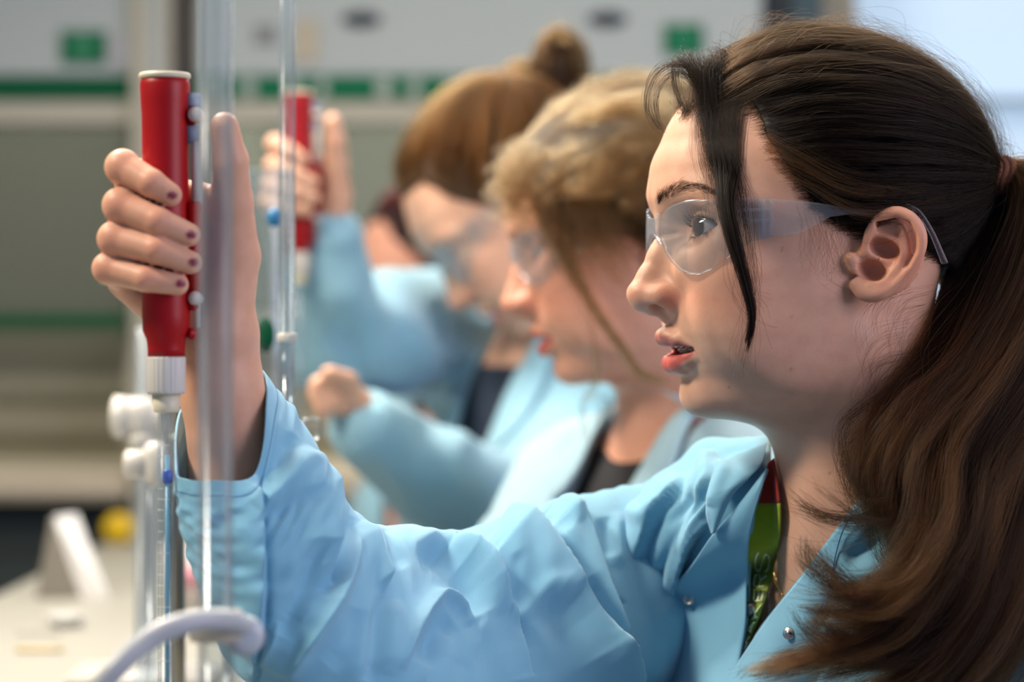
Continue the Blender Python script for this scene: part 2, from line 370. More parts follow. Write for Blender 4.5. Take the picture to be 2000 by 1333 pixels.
    zc = -54.8 + 1.0 * (ya / 24) ** 2; gap = mouth * 2.5 * np.clip(1 - (ya / 24.5) ** 2, 0, 1) ** 0.6 + np.where(ya < 24.5, 0.25, -3)
    cav = np.maximum(np.abs(z - zc) - gap, np.maximum(ya - 24.5, 60 - x))
    f = smax(f, -cav, 1.4)
    f = smin(f, ell(Q, (72.5, 28.5, -54), (3.5, 3, 5)), 5)                                   # corner of the mouth
    # lids
    q = Q - EYE; r, az, el = lid_angles(q); eu, elo, t = lids(az, op)
    shell = r - 14.0; shell = np.where(q[:, 0] < -4, shell + 4, shell)
    f = smin(f, shell, 2.8)
    dist = (np.abs(az) < 90) & (np.abs(el) < 60)
    crease = 0.9 * np.exp(-((el - eu - 11.5) / 2.6) ** 2) * np.exp(-((r - 14.5) / 4) ** 2) * np.clip(np.sin(np.pi * t), 0, 1) * dist
    ap = np.maximum(np.maximum(el - eu, elo - el), np.maximum(-52 - az, az - 80)) / 57.3 * 13.5
    ap = np.maximum(ap, 9.5 - r); ap = np.maximum(ap, np.abs(az) - 80)
    f = smax(f, -ap, 0.7) + crease
    if ears:
        f = smin(f, local(ear_add, Q, (-48, 60, -26), (8, 96, 34)), 3.2)
        f = smax(f, -local(ear_cut, Q, (-44, 60, -20), (8, 96, 32)), 2.2)
    return f
SKIN = np.array(srgb(214, 166, 140)[:3]); 
def blob(P, c, r): return np.exp(-(((P - np.asarray(c)) / np.asarray(r)) ** 2).sum(1))
def head_cols(P, base, cols, lips=(srgb(184, 76, 74)[:3], srgb(152, 82, 84)[:3]), lip_on=1.0):
    """skin colour of the face, shade painted into mouth and nostrils, in head coordinates"""
    Q = P.copy(); Q[:, 1] = np.abs(Q[:, 1]); x, y, z = Q.T
    def mixin(m, c): 
        m = np.clip(m, 0, 1)[:, None]; cols[:] = cols * (1 - m) + np.asarray(c) * m
    blush = np.array(base) * (1.05, 0.70, 0.66)
    mixin(0.55 * blob(Q, (66, 40, -22), (26, 22, 18)), blush); mixin(0.5 * blob(Q, (108, 0, -22), (9, 12, 9)), blush)
    mixin(0.6 * blob(Q, (92, 16, -24), (9, 7, 8)), blush); mixin(0.55 * blob(Q, (-25, 80, 3), (30, 18, 34)), np.array(base) * (0.98, 0.60, 0.52))
    mixin(0.35 * blob(Q, (76, 32, 12), (14, 16, 7)), np.array(base) * (0.85, 0.62, 0.66))
    mixin(0.35 * blob(Q, (80, 34, 32), (16, 16, 5)), np.array(base) * (0.9, 0.74, 0.70))
    br = np.interp(x, [64, 70, 79, 87, 92.5, 95.5], [31, 34.0, 38.8, 39.6, 36.6, 33.0]); bw_ = np.interp(y, [6, 12, 24, 40, 52], [1.0, 2.3, 2.2, 1.4, .6])
    mixin(0.34 * np.exp(-((z - br) / bw_) ** 2) * (y > 7) * (y < 52) * (x > 60), np.array((.045, .022, .014)))
    q = Q - EYE; r_, az, el = lid_angles(q); eu, elo, t_ = lids(az); nr = (r_ < 17) & (az > -56) & (az < 84)
    mixin(0.85 * np.exp(-((el - eu - 1.0) / 3.6) ** 2) * nr, (.03, .016, .012)); mixin(0.4 * np.exp(-((el - elo + 1.0) / 3.0) ** 2) * nr, (.16, .06, .045))
    # lips
    m = 1 / (1 + np.exp(-(2.6 - np.abs(z + 48.6 + 4.2 * (y / 25.5) ** 1.5 * -1.0 + 0.6 * np.exp(-(y / 3) ** 2)) ) * 1.6))
    zu = -43.8 - 9.0 * (y / 25.5) ** 1.6 - 1.0 * np.exp(-(y / 3.0) ** 2); zl = -68.6 + 14.2 * (y / 25.5) ** 2.0; zm = -54.8
    inl = (y < 25.5) & (x > 68)
    mu = np.where(inl, 1 / (1 + np.exp(-(zu - z) * 2.2)), 0) * (z > zm - 0.0); ml = np.where(inl, 1 / (1 + np.exp(-(z - zl) * 2.0)), 0) * (z <= zm)
    mixin(0.82 * mu * lip_on, lips[1]); mixin(0.9 * ml * lip_on, lips[0])
    inner = (y < 23) & (x > 40) & (np.abs(z + 55) < 3.6) & (x < 78.5 - 0.015 * y * y)
    mixin(0.95 * inner, (0.05, 0.012, 0.012))  # darkness inside the mouth, painted into the colour
    nq = blob(Q, (97, 7.5, -28), (5, 3.0, 4)); mixin(0.75 * nq, np.array(base) * (0.55, 0.32, 0.28))  # nostril shade painted into the skin
    return cols
# ---------------------------------------------------------------- the woman in front
YAW = math.radians(11.5)
HO = Wp(1587, 507, 0.052) * 1000
HR = np.array([[-math.cos(YAW), math.sin(YAW), 0], [-math.sin(YAW), -math.cos(YAW), 0], [0, 0, 1]])   # columns: x, y, z axes of the head
def to_head(P): return ((P - HO) @ HR)
def from_head(L): return (np.asarray(L) @ HR.T + HO)
TA = math.radians(50); NB = Wp(1690, 1068, 0.075) * 1000
TR = np.array([[-math.cos(TA), math.sin(TA), 0], [-math.sin(TA), -math.cos(TA), 0], [0, 0, 1]])
def to_torso(P): return ((P - NB) @ TR)
def from_torso(L): return (np.asarray(L) @ TR.T + NB)
def M(px, py, y): return tuple(Wp(px, py, y) * 1000)
PUMP_Y = -0.105
SHO_R = M(1245, 1125, 0.175); ELB_R = M(655, 1400, -0.02); WRI_R = M(432, 705, -0.072)
FING = {  # mcp, pip, dip, tip and radii (mm)
 'index': [(262, 350, -.078, 9.6), (240, 327, -.1165, 8.9), (296, 358, -.1262, 7.5), (332, 381, -.1245, 6.4)],
 'middle': [(256, 420, -.076, 9.8), (236, 402, -.1185, 9.1), (308, 433, -.1275, 7.7), (368, 459, -.1235, 6.4)],
 'ring': [(250, 487, -.077, 9.4), (225, 467, -.1175, 8.8), (306, 489, -.1275, 7.5), (372, 513, -.1235, 6.2)],
 'little': [(246, 545, -.080, 8.6), (212, 525, -.1150, 8.0), (284, 545, -.1255, 6.9), (347, 556, -.1235, 5.8)]}
def hand_f(P):
    f = None
    for nm, pts in FING.items():
        q = [(*M(a, b, c), r) for a, b, c, r in pts]
        g = chain(P, q, 1.5)
        # flatter last joints, fuller knuckle
        g = smin(g, ell(P, q[1][:3], (q[1][3] + .5,) * 3), 2)
        f = g if f is None else smin(f, g, 1.6)
    palm = None
    for nm, wx, wy in (('index', 415, 660), ('middle', 418, 665), ('ring', 420, 670), ('little', 410, 670)):
        a, b, c, r = FING[nm][0]
        g = rc(P, M(a, b, c), M(wx, wy, -.066), r + .6, 13); palm = g if palm is None else smin(palm, g, 8)
    palm = smin(palm, rc(P, M(258, 560, -.086), M(385, 655, -.078), 9, 12), 8)       # little-finger side of the palm
    th = chain(P, [(*M(432, 640, -.078), 17), (*M(452, 500, -.080), 15.5), (*M(452, 395, -.093), 11.5), (*M(450, 315, -.103), 9.4), (*M(438, 248, -.108), 7.8)], 3)
    th = smin(th, rc(P, M(445, 470, -.085), M(392, 385, -.088), 9, 6), 8)           # web between thumb and index finger
    th = smin(th, rc(P, M(392, 385, -.086), M(275, 352, -.078), 7, 8), 6)
    f = smin(f, smin(palm, th, 9), 5)
    return f
def arm_f(P):
    f = rc(P, M(430, 660, -.072), M(432, 760, -.070), 21.5, 21.8)
    f = smin(f, rc(P, M(432, 760, -.070), M(470, 960, -.060), 21.8, 27), 8)
    f = smin(f, rc(P, M(470, 960, -.060), ELB_R, 27, 37), 10)
    return f
def torso_f(P):
    T = to_torso(P).astype(np.float32); U = T.copy(); U[:, 1] = np.abs(U[:, 1])
    f = ell(T, (-8, 0, -215), (98, 158, 205))
    f = smin(f, rc(U, (-14, 20, -26), (-10, 145, -80), 34, 38), 26)
    f = smin(f, rc(U, (36, 10, -38), (22, 115, -44), 7, 7), 14)            # collar bones
    f = smin(f, rc(U, (-5, 165, -70), (0, 185, -330), 44, 38), 16)  if False else f
    f = smin(f, ell(U, (58, 75, -190), (52, 62, 62)), 30)
    # right upper arm (she reaches forward) and left upper arm (hanging)
    f = smin(f, rc(P, SHO_R, ELB_R, 38, 36), 22)
    f = smin(f, rc(P, from_torso((-6, 156, -86)), from_torso((20, 190, -330)), 40, 36), 22)
    return f
HB = (from_head([(0, 0, 0)])[0])
def body_f(P):
    hd = head_f(to_head(P))
    hd = smin(hd, local(torso_f, P, (-140, -220, 850), (420, 330, 1190), 60), 18)
    hd = np.minimum(hd, 1e6)
    hf = local(lambda p: smin(hand_f(p), arm_f(p), 8), P, (-245, -150, 960), (-60, 40, 1400), 30)
    return smin(hd, hf, 6)
NAIL = srgb(122, 22, 60)[:3]
def finger_cols(V, cols):
    for nm, pts in FING.items():
        q = [np.array(M(a, b, c)) for a, b, c, r in pts]; r = pts[3][3]
        d = q[3] - q[2]; d /= np.linalg.norm(d); c = q[3] + d * r * .35 + np.array([0, -1, 0.15]) * r * 0.75
        m = np.clip(1.6 - np.linalg.norm((V - c) / (3.4, 5.0, 2.7), axis=1) * 1.6, 0, 1) * (V[:, 1] < q[3][1] - 1.0)
        m = np.clip(m * 2, 0, 1)[:, None]; cols[:] = cols * (1 - m) + np.array(NAIL) * m
        for k in (1, 2):
            c = q[k] + np.array([0, -pts[k][3], 0]); m = 0.4 * np.exp(-(((V - c) / 9) ** 2).sum(1))[:, None]
            cols[:] = cols * (1 - m) + SKIN * (1.0, .68, .60) * m
    return cols
M_SKIN = skin_mat('skin')
person = empty('person', tuple(from_head((0, 0, 0)) / 1000 * (1, 1, 0)), 'woman with long dark ponytail in pale blue lab coat raising a red pipette pump', 'person')
if want('body'):
    lo, hi = (-250, -190, 905), (430, 300, 1445)
    V, Q = mesh_sdf(body_f, lo, hi, 1.5)
    H = to_head(V); cols = np.tile(SKIN, (len(V), 1)); near = (np.abs(H) < 140).all(1)
    c2 = cols[near]; head_cols(H[near], SKIN, c2); cols[near] = c2
    # small moles
    for px, py, y in ((1424, 757, -.012), (1546, 722, -.02), (1545, 620, -.02), (1620, 925, 0.0), (1528, 487, -0.02)):
        c = np.array(M(px, py, y)); ray = c - np.array([0, -1400, 1250]); ray /= np.linalg.norm(ray)
        d = V - c; d = d - (d @ ray)[:, None] * ray; m = np.clip(1.25 - np.linalg.norm(d, axis=1) / 0.95, 0, 1) * (V[:, 1] < 60)
        cols = cols * (1 - 0.6 * m[:, None]) + np.array([.12, .05, .03]) * 0.6 * m[:, None]
    hn = V[:, 0] < -60; c2 = cols[hn]; finger_cols(V[hn], c2); cols[hn] = c2
    body = link_mesh('body', V / 1000, Q, M_SKIN, person, cols=cols)
# eyes, teeth
def make_eye(center, R, gaze_az, gaze_el, iris, parent, name='eye', rad=12.6):
    """center mm (head frame), R head axes and origin given by a function"""
    d = np.array([math.cos(gaze_az) * math.cos(gaze_el), math.sin(gaze_az) * math.cos(gaze_el), math.sin(gaze_el)])
    mb = MB(); a, b, dd = frame_of(d); mb.sphere((0, 0, 0), 1.0, 48, R=np.stack([a, b, dd], 1)); v = np.vstack(mb.v)
    cosang = v @ d; ang = np.degrees(np.arccos(np.clip(cosang, -1, 1)))
    bulge = np.where(ang < 29, 1 + 0.085 * (1 - (ang / 29) ** 2), 1)
    wv = center + v * rad * bulge[:, None]
    col = np.tile(np.array(srgb(176, 166, 164)[:3]), (len(v), 1))
    col[ang < 29] = iris; col[ang < 12] = (0.004, 0.004, 0.004)
    col[(ang > 25) & (ang < 30)] = np.array(iris) * 0.35
    return R(wv) / 1000, mb.f, col
M_EYE = mat('eye_surface', rough=0.10, Coat_Weight=0.3, Coat_Roughness=0.02, Specular_IOR_Level=0.3)
_a = M_EYE.node_tree.nodes.new('ShaderNodeAttribute'); _a.attribute_name = 'Col'; M_EYE.node_tree.links.new(_a.outputs['Color'], M_EYE.node_tree.nodes['Principled BSDF'].inputs['Base Color'])
M_TOOTH = mat('tooth', srgb(214, 200, 180), 0.22, Subsurface_Weight=0.0)
M_METAL = mat('steel', srgb(190, 188, 184), 0.25, 1.0)
def teeth_mb(R):
    mb = MB()
    for k in range(-5, 6):
        y = k * 6.3 + (0.0); ang = y / 24.0; cx = 56 + 24.5 * math.cos(ang); cy = 24.5 * math.sin(ang); wdt = 3.5 if abs(k) > 1 else 3.9
        M3 = np.array([[math.cos(ang), -math.sin(ang), 0], [math.sin(ang), math.cos(ang), 0], [0, 0, 1]])
        s = MB(); s.box((0, 0, 0), (2.4, wdt * .96, 4.6), bev=1.2); v = np.vstack(s.v) @ M3.T + (cx, cy, -51.6 + (0.5 if abs(k) == 2 else 0)); mb.add(R(v) / 1000, s.f)
    return mb
if want('body'):
    for sy, nm in ((1, 'eye'), (-1, 'eye')):
        v, f, c = make_eye(EYE * (1, sy, 1), from_head, math.radians(14), math.radians(0), srgb(34, 18, 11)[:3], person)
        link_mesh('eye', v, f, M_EYE, person, cols=c)
    tm = teeth_mb(from_head).build('teeth', M_TOOTH, person)
    bw = MB()
    for k in range(-4, 5):
        ang = k * 6.3 / 24.0; p = from_head((56 + 27.4 * math.cos(ang), 27.4 * math.sin(ang), -52.2)) / 1000; bw.box(p, (.0014, .0014, .0011), bev=.0004)
    bw.tube([from_head((56 + 28.2 * math.cos(t), 28.2 * math.sin(t), -52.2)) / 1000 for t in np.linspace(-1.1, 1.1, 24)], .0004, 6)
    bw.build('dental_brace', M_METAL, tm)
# ---------------------------------------------------------------- hair
def curves_obj(name, P, tone, r_root, r_tip, mat_, parent, label=None):
    """P: (n, m, 3) metres, world; tone: (n,) 0..1"""
    n, m, _ = P.shape
    hc = bpy.data.hair_curves.new(name); hc.add_curves([m] * n)
    P = P - np.array(wloc(parent))[None, None] if parent else P
    hc.attributes['position'].data.foreach_set('vector', P.astype(np.float32).ravel())
    a = hc.attributes.get('radius') or hc.attributes.new('radius', 'FLOAT', 'POINT')
    t = np.linspace(0, 1, m); rr = r_root + (r_tip - r_root) * t ** 2
    a.data.foreach_set('value', np.tile(rr, n).astype(np.float32))
    b = hc.attributes.new('tone', 'FLOAT', 'CURVE'); b.data.foreach_set('value', np.asarray(tone, np.float32))
    hc.materials.append(mat_)
    o = bpy.data.objects.new(name, hc); C.objects.link(o)
    if parent: o.parent = parent
    if label: o['label'] = label
    return o
def rsmooth(n, m, k, g):
    """n smooth random tracks of m samples with k knots"""
    K = g.normal(size=(n, k)); x = np.linspace(0, k - 1 - 1e-6, m); i = x.astype(int); f = x - i; f = f * f * (3 - 2 * f)
    return K[:, i] * (1 - f) + K[:, i + 1] * f
SK_C = np.array([0, 0, 48.0]); SK_R = np.array([96, 73, 80.0])
def skull(d, off):
    """point on the skull in direction d, off mm above it"""
    d = d / np.linalg.norm(d, axis=-1, keepdims=True)
    return SK_C + d * (1 / np.sqrt(((d / SK_R) ** 2).sum(-1, keepdims=True)) + np.asarray(off)[..., None])
def hairline(d):
    """signed: >0 where hair grows; d unit directions from the skull centre (head frame)"""
    az = np.degrees(np.arctan2(np.abs(d[:, 1]), d[:, 0])); el = np.degrees(np.arcsin(d[:, 2]))
    lim = np.interp(az, [0, 20, 38, 47, 52, 60, 68, 75, 82, 89, 94, 116, 124, 180], [26, 25, 26, 17, 6, -5, -15, -26, -32, -30, -4, -8, -36, -44])
    return el - lim
def swept(n, g, tie, m=34, edge=(-0.56, 2.4), lift=(1.5, 9), sel=None, jitter=1.0, wave=1.0, clump=0.6, ncl=260, tuck=0.55):
    """strands drawn back from the hairline to the tie"""
    out = []; cnt = 0
    while cnt < n:
        d = g.normal(size=(n * 3, 3)); d /= np.linalg.norm(d, axis=1)[:, None]
        ok = hairline(d) > g.uniform(edge[0], edge[1], len(d))
        ok &= d[:, 0] > -0.95
        if sel is not None: ok &= sel(d)
        out.append(d[ok]); cnt += ok.sum()
    d0 = np.vstack(out)[:n]
    tdir = (tie - SK_C); tdir = tdir / np.linalg.norm(tdir)
    # clump: pull each root's path toward a shared neighbour
    cl = d0[g.choice(n, ncl)]; near = np.argmax(d0 @ cl.T, axis=1); dc = cl[near]
    t = np.linspace(0, 1, m)[None, :, None]
    def path(d, off):
        dot = np.clip((d @ tdir), -0.999, 0.999); om = np.arccos(dot)[:, None, None]
        s = (np.sin((1 - t) * om) * d[:, None, :] + np.sin(t * om) * tdir) / np.sin(om)
        return skull(s, off)
    hl = g.uniform(lift[0], lift[1], (n, 1)); tt = t[0, :, 0][None]
    off = 0.5 + hl * np.minimum(1, tt * 7) * (1 + 0.8 * tt) + rsmooth(n, m, 6, g) * 0.8 * wave
    A = path(d0, off); Bc = path(dc, off)
    w_ = clump * np.sin(np.pi * np.clip(tt * 1.15, 0, 1))[..., None] ** 0.7
    P = A * (1 - w_) + Bc * w_
    P += np.stack([rsmooth(n, m, 7, g) for _ in range(3)], -1) * (0.9 * wave) * np.minimum(1, tt * 4)[..., None]
    # gather into the tie
    e = np.clip((tt - 0.8) / 0.2, 0, 1)[..., None] ** 1.5
    P = P * (1 - e) + (tie + g.normal(size=(n, 1, 3)) * 4.0) * e
    swept.tone = g.beta(1.1, 2.8, ncl)[near] * .95 + .12 * g.normal(size=n)
    return P
def lock(g, ctrl, n, spread, m=40, r_end=None, curl=0.0, freq=3.0, flat=(1, 1, 1), frizz=1.0, start=0.0, ends=0.10):
    """a lock of n strands along a guide line (mm), spread given along the line"""
    base = catmull(ctrl, m); t = np.linspace(0, 1, m); sp = np.interp(t, np.linspace(0, 1, len(spread)), spread)
    u = g.normal(size=(n, 3)) * np.asarray(flat) * 0.5
    P = base[None] + u[:, None, :] * sp[None, :, None]
    ln = 1 - np.abs(g.normal(size=n)) * ends
    P += np.stack([rsmooth(n, m, 6, g) for _ in range(3)], -1) * frizz * (0.3 + sp[None, :, None] * 0.12) * np.minimum(1, t * 5)[None, :, None]
    if curl:
        ph = g.uniform(0, 6.28, n)[:, None] * 0.35 + g.uniform(0, 6.28); fr = freq * (1 + 0.12 * g.normal(size=n))[:, None]
        a = curl * np.minimum(1, t * 3)[None]
        P[:, :, 0] += a * np.sin(fr * 6.28 * t[None] + ph); P[:, :, 2] += a * 0.5 * np.cos(fr * 6.28 * t[None] + ph); P[:, :, 1] += a * 0.8 * np.cos(fr * 6.28 * t[None] + ph)
    # uneven ends
    idx = np.clip(ln, 0.5, 1)[:, None] * t[None] * (m - 1); i = np.clip(idx.astype(int), 0, m - 2); f = (idx - i)[..., None]
    r = np.arange(n)[:, None]
    return P[r, i] * (1 - f) + P[r, i + 1] * f
def push_out(P, fn, margin, it=3):
    sh = P.shape; Q = P.reshape(-1, 3).astype(np.float32).copy()
    for _ in range(it):
        v = fn(Q); m = v < margin
        if not m.any(): break
        gg, vv = grad(fn, Q[m], .4); n = gg / np.maximum(np.linalg.norm(gg, axis=1), 1e-6)[:, None]; Q[m] += n * (margin - vv)[:, None]
    Q = Q.reshape(sh); return Q
def tones(g, n, base=0.35, sd=0.2): return np.clip(base + sd * g.normal(size=n), 0, 1)
H_DARK = hair_mat('dark_hair', (0.0012, 0.0007, 0.0004, 1), (0.015, 0.0072, 0.003, 1), 0.32)
H_WARM = hair_mat('dark_hair_lengths', (0.0024, 0.0010, 0.0005, 1), (0.085, 0.035, 0.011, 1), 0.34)
M_SCALP = mat('hair_underlayer', (0.006, 0.004, 0.003, 1), 0.6)
TIE = to_head(np.array([M(1948, 345, 0.058)]))[0]
if want('hair'):
    g = np.random.default_rng(3)
    # dark layer under the strands, drawn close to the skull
    def cap_f(P):
        P = P.astype(np.float32); L = to_head(P); d = (L - SK_C); q = d / (np.linalg.norm(d, axis=1)[:, None] + 1e-6)
        sw = np.clip((60 - L[:, 0]) / 60, 0, 1)
        f = ell(L, SK_C, SK_R + 1.5) - 0.0 * sw
        f = smin(f, rc(L, (-70, 0, 60), TIE, 26, 9), 30)
        f = smin(f, rc(L, (-48, 0, 20), (-66, 0, -25), 46, 30), 25)
        return smax(f, -hairline(q) * 1.25 + 9.0, 4)
    V, Q = mesh_sdf(cap_f, from_head((-20, 0, 40)) - (165, 130, 150), from_head((-20, 0, 40)) + (165, 150, 140), 3.0)
    link_mesh('scalp_hair', V / 1000, Q, M_SCALP, person)
    tie = TIE
    P = swept(26000, g, tie, lift=(2.0, 9.0), ncl=520, clump=0.8)
    curves_obj('swept_back_hair', from_head(P) / 1000, np.clip(swept.tone, 0, 1), 7e-5, 6e-5, H_DARK, person)
    P = swept(9000, g, tie, lift=(0.8, 4.0), sel=lambda d: hairline(d) < 8, ncl=420, clump=0.45, edge=(-4.5, 5))
    curves_obj('hairline_hair', from_head(P) / 1000, np.clip(swept.tone, 0, 1), 3.5e-5, 5e-5, H_DARK, person)
    # looser, longer arcs standing off the crown and short fly-aways
    P = swept(220, g, tie, lift=(9, 15), sel=lambda d: d[:, 2] > 0.45, wave=3.0, clump=0.3, ncl=30)
    Q2 = swept(120, g, tie, lift=(5, 13), wave=2.6, clump=0.0, ncl=30)
    curves_obj('flyaway_hair', from_head(np.vstack([P, Q2])) / 1000, tones(g, len(P) + len(Q2), .45, .2), 4.5e-5, 3e-5, H_DARK, person)
    W3 = lambda L: [M(*q) for q in L]
    # fringe strand falling over the temple
    D = []; T = []
    def add(ctrl, n, spread, **k):
        p = lock(g, W3(ctrl), n, spread, **k); D.append(p)
    add([(1425, 185, .035), (1395, 150, .022), (1392, 190, .010), (1408, 300, -.004), (1415, 400, -.030), (1430, 470, -.040), (1456, 560, -.036), (1468, 620, -.033), (1456, 672, -.031)], 460, [5, 8, 8.5, 6.0, 4.4, 3.6, 3.0, 2.4, 1.9, .8], frizz=.6, ends=.12)
    add([(1420, 190, .035), (1430, 165, .022), (1445, 210, .010), (1440, 300, -.004), (1422, 400, -.030), (1440, 480, -.040), (1462, 570, -.036), (1470, 630, -.033), (1458, 690, -.031)], 380, [5, 7, 7.0, 5.5, 3.8, 3.2, 2.6, 2.0, 1.5, .7], frizz=.6, ends=.14)
    add([(1400, 190, .03), (1380, 165, .02), (1385, 220, .010), (1395, 330, -.006), (1402, 420, -.030)], 90, [4, 6, 7, 7, 7], frizz=1.5)
    add([(1445, 260, .01), (1446, 360, -.01), (1438, 450, -.03), (1455, 560, -.03), (1500, 620, -.025)], 26, [5, 6, 7, 9, 12], frizz=2.5)
    add([(1440, 300, .0), (1452, 420, -.025), (1470, 560, -.03), (1462, 650, -.03), (1445, 735, -.03)], 30, [5, 5, 5, 6, 8], frizz=1.5)
    # loops at the front of the parting
    add([(1395, 200, .03), (1350, 135, .02), (1300, 128, .01), (1270, 160, .0), (1263, 210, -.005), (1282, 245, -.005), (1300, 258, -.005)], 40, [2, 2.5, 3, 3, 2.5, 2.5, 3], frizz=.5)
    add([(1390, 205, .03), (1345, 150, .02), (1305, 150, .01), (1282, 190, .0), (1285, 235, -.004), (1298, 256, -.004)], 36, [2, 2.5, 3, 3, 2.5, 2.5], frizz=.5)
    add([(1380, 205, .035), (1352, 150, .03), (1325, 118, .02), (1318, 150, .012), (1330, 200, .008), (1345, 222, .006)], 70, [4, 4, 5, 4, 3, 3], frizz=.6)
    add([(1385, 205, .035), (1362, 150, .03), (1345, 110, .02), (1352, 130, .012), (1372, 175, .008), (1378, 215, .006)], 110, [5, 5, 6, 5, 4, 3], frizz=.7)
    add([(1420, 170, .035), (1388, 125, .03), (1380, 120, .02), (1370, 170, .012), (1366, 205, .01), (1382, 250, .0)], 110, [5, 5, 6, 6, 5, 4], frizz=.7)
    add([(1440, 150, .04), (1420, 118, .035), (1400, 112, .025), (1405, 150, .015), (1425, 210, .01)], 180, [6, 6, 7, 7, 7], frizz=.7)
    add([(1340, 226, .02), (1352, 205, .02), (1400, 185, .02)], 160, [5, 8, 12], frizz=1.2, m=14)
    # high loose lock arching over the crown
    add([(1440, 130, .04), (1450, 95, .035), (1500, 65, .03), (1580, 52, .03), (1680, 72, .03), (1770, 112, .04), (1850, 170, .05), (1920, 270, .06)], 90, [3, 4, 5, 5, 6, 6, 5, 3], m=50)
    add([(1445, 140, .04), (1470, 100, .035), (1530, 75, .03), (1620, 72, .03), (1720, 100, .03), (1810, 150, .04), (1880, 220, .05), (1935, 300, .06)], 120, [3, 4, 6, 7, 7, 6, 5, 3], m=50)
    for k in range(34):
        x0 = g.uniform(1400, 1640); h = g.uniform(8, 75); L_ = g.uniform(60, 240)
        add([(x0, 120, .05), (x0 + L_ * .2, 75 - h * .5, .045), (x0 + L_ * .6, 70 - h * .6 + L_ * .05, .045), (x0 + L_ * 1.05, 95 + L_ * .25 - h * .3, .05), (x0 + L_ * 1.5, 190 + L_ * .35, .05)], 2, [3, 6, 9, 14], frizz=2.5)
    for k in range(40):
        a = g.uniform(0, 1); x0 = 1750 + 190 * a; y0 = 120 + 200 * a ** 1.3; o1 = g.uniform(15, 60)
        add([(x0 - 90, y0 - 30, .05), (x0, y0 - 10, .05), (x0 + o1, y0 + 10 - o1 * .2, .05), (x0 + o1 * 1.1, y0 + 90, .05), (x0 + o1 * .8, y0 + 160, .05)], 2, [3, 6, 10, 14], frizz=2.5)
    # whiskers before the ear, nape hair
    D_main = D; D = []
    def add(ctrl, n, spread, **k): D.append(lock(g, W3(ctrl), n, spread, **k))
    for k in range(11):
        x0 = g.uniform(1560, 1635); y0 = g.uniform(405, 470)
        add([(x0, y0, -.022), (x0 + 12, y0 + 40, -.026), (x0 + g.uniform(-10, 25), y0 + 80, -.026), (x0 + g.uniform(-20, 50), y0 + g.uniform(85, 130), -.026)], 7, [4, 5, 6, 6], frizz=.7, m=40)
    for k in range(22):
        x0 = g.uniform(1725, 1800); y0 = g.uniform(560, 720); c_ = g.uniform(25, 75)
        add([(x0 + 20, y0, .0), (x0 - c_ * .5, y0 + 15, -.012), (x0 - c_, y0 + 60, -.016), (x0 - c_ * .85, y0 + 110, -.014)], 6, [3, 4, 5, 4], frizz=.6, m=40)
    P = push_out(np.vstack(D), lambda q: head_f(to_head(q)), .5)
    curves_obj('fine_side_hair', P / 1000, tones(g, len(P), .2, .15), 3.4e-5, 2e-5, H_DARK, person)
    # lighter strands combed back from the temple
    D = []
    for k in range(13):
        y0 = g.uniform(235, 350); x0 = np.interp(y0, [235, 300, 350], [1500, 1500, 1535]); dy = g.uniform(-6, 26)
        add([(x0, y0, -.022), (x0 + 60, y0 + 22 + dy * .5, -.030), (x0 + 150, y0 + 62 + dy, -.030), (x0 + 260, 0.55 * (y0 + 80) + 0.45 * 360 + dy, -.015), (1860, 366 + dy * .5, .025), (1945, 348, .056)], 11, [2, 3, 3.5, 4, 3, 2], frizz=.8)
    for k in range(0):
        y0 = g.uniform(110, 200)
        add([(1450, y0, .0), (1520, y0 + 4, -.01), (1640, y0 + 20, -.012), (1780, y0 + 70, .0), (1945, 345, .056)], 16, [2, 3, 4, 4, 2], frizz=.8)
    P = push_out(np.vstack(D), lambda q: ell(to_head(q).astype(np.float32), SK_C, SK_R + 0), 8.5)
    curves_obj('lighter_strands', P / 1000, tones(g, len(P), .75, .2), 5e-5, 4e-5, H_WARM, person)
    D = D_main
    P = np.vstack([d if d.shape[1] == 40 else np.stack([np.stack([np.interp(np.linspace(0, 1, 40), np.linspace(0, 1, d.shape[1]), s_[:, i]) for i in range(3)], -1) for s_ in d]) for d in D])
    P = push_out(P, lambda q: head_f(to_head(q)), 1.2)
    curves_obj('loose_fringe_hair', P / 1000, tones(g, len(P), .12, .12), 6.5e-5, 3.5e-5, H_DARK, person)
    # brows and lashes (head frame)
    E = []
    for sy in (1, -1):
        n = 900; t = g.uniform(0, 1, n); v = g.normal(size=n)
        ctrl = catmull([(95.5, 9, 33.5), (92.5, 19, 37.5), (87, 30, 40.5), (79, 41, 39.5), (70, 50, 34.5)], 60)
        base = ctrl[(t * 59).astype(int)].copy(); wd = np.interp(t, [0, .3, .7, 1], [2.2, 2.4, 1.7, .6]); base[:, 2] += v * wd * .5 - 1.0
        tan = np.gradient(ctrl, axis=0)[(t * 59).astype(int)]; tan /= np.linalg.norm(tan, axis=1)[:, None]
        up = np.array([0, 0, 1.0]) * np.interp(t, [0, .4, 1], [1.0, .35, -.25])[:, None]
        dr = tan * 1.0 + up + g.normal(size=(n, 3)) * .12; dr /= np.linalg.norm(dr, axis=1)[:, None]; ln = g.uniform(4, 7.5, n)[:, None]
        # sit on the skin
        gg, val = grad(head_f, base.astype(np.float32)); 
        for _ in range(4):
            gg, val = grad(head_f, base.astype(np.float32)); base = base - gg * (val / np.maximum((gg ** 2).sum(1), .05))[:, None]
        nn = gg / np.linalg.norm(gg, axis=1)[:, None]; dr -= nn * (dr * nn).sum(1)[:, None] * .95
        tt = np.linspace(0, 1, 40)[None, :, None]
        S = base[:, None] - nn[:, None] * .3 + dr[:, None] * ln[:, None] * tt + nn[:, None] * (.9 * tt * (1.2 - tt))
        S[:, :, 1] *= sy; E.append(S)
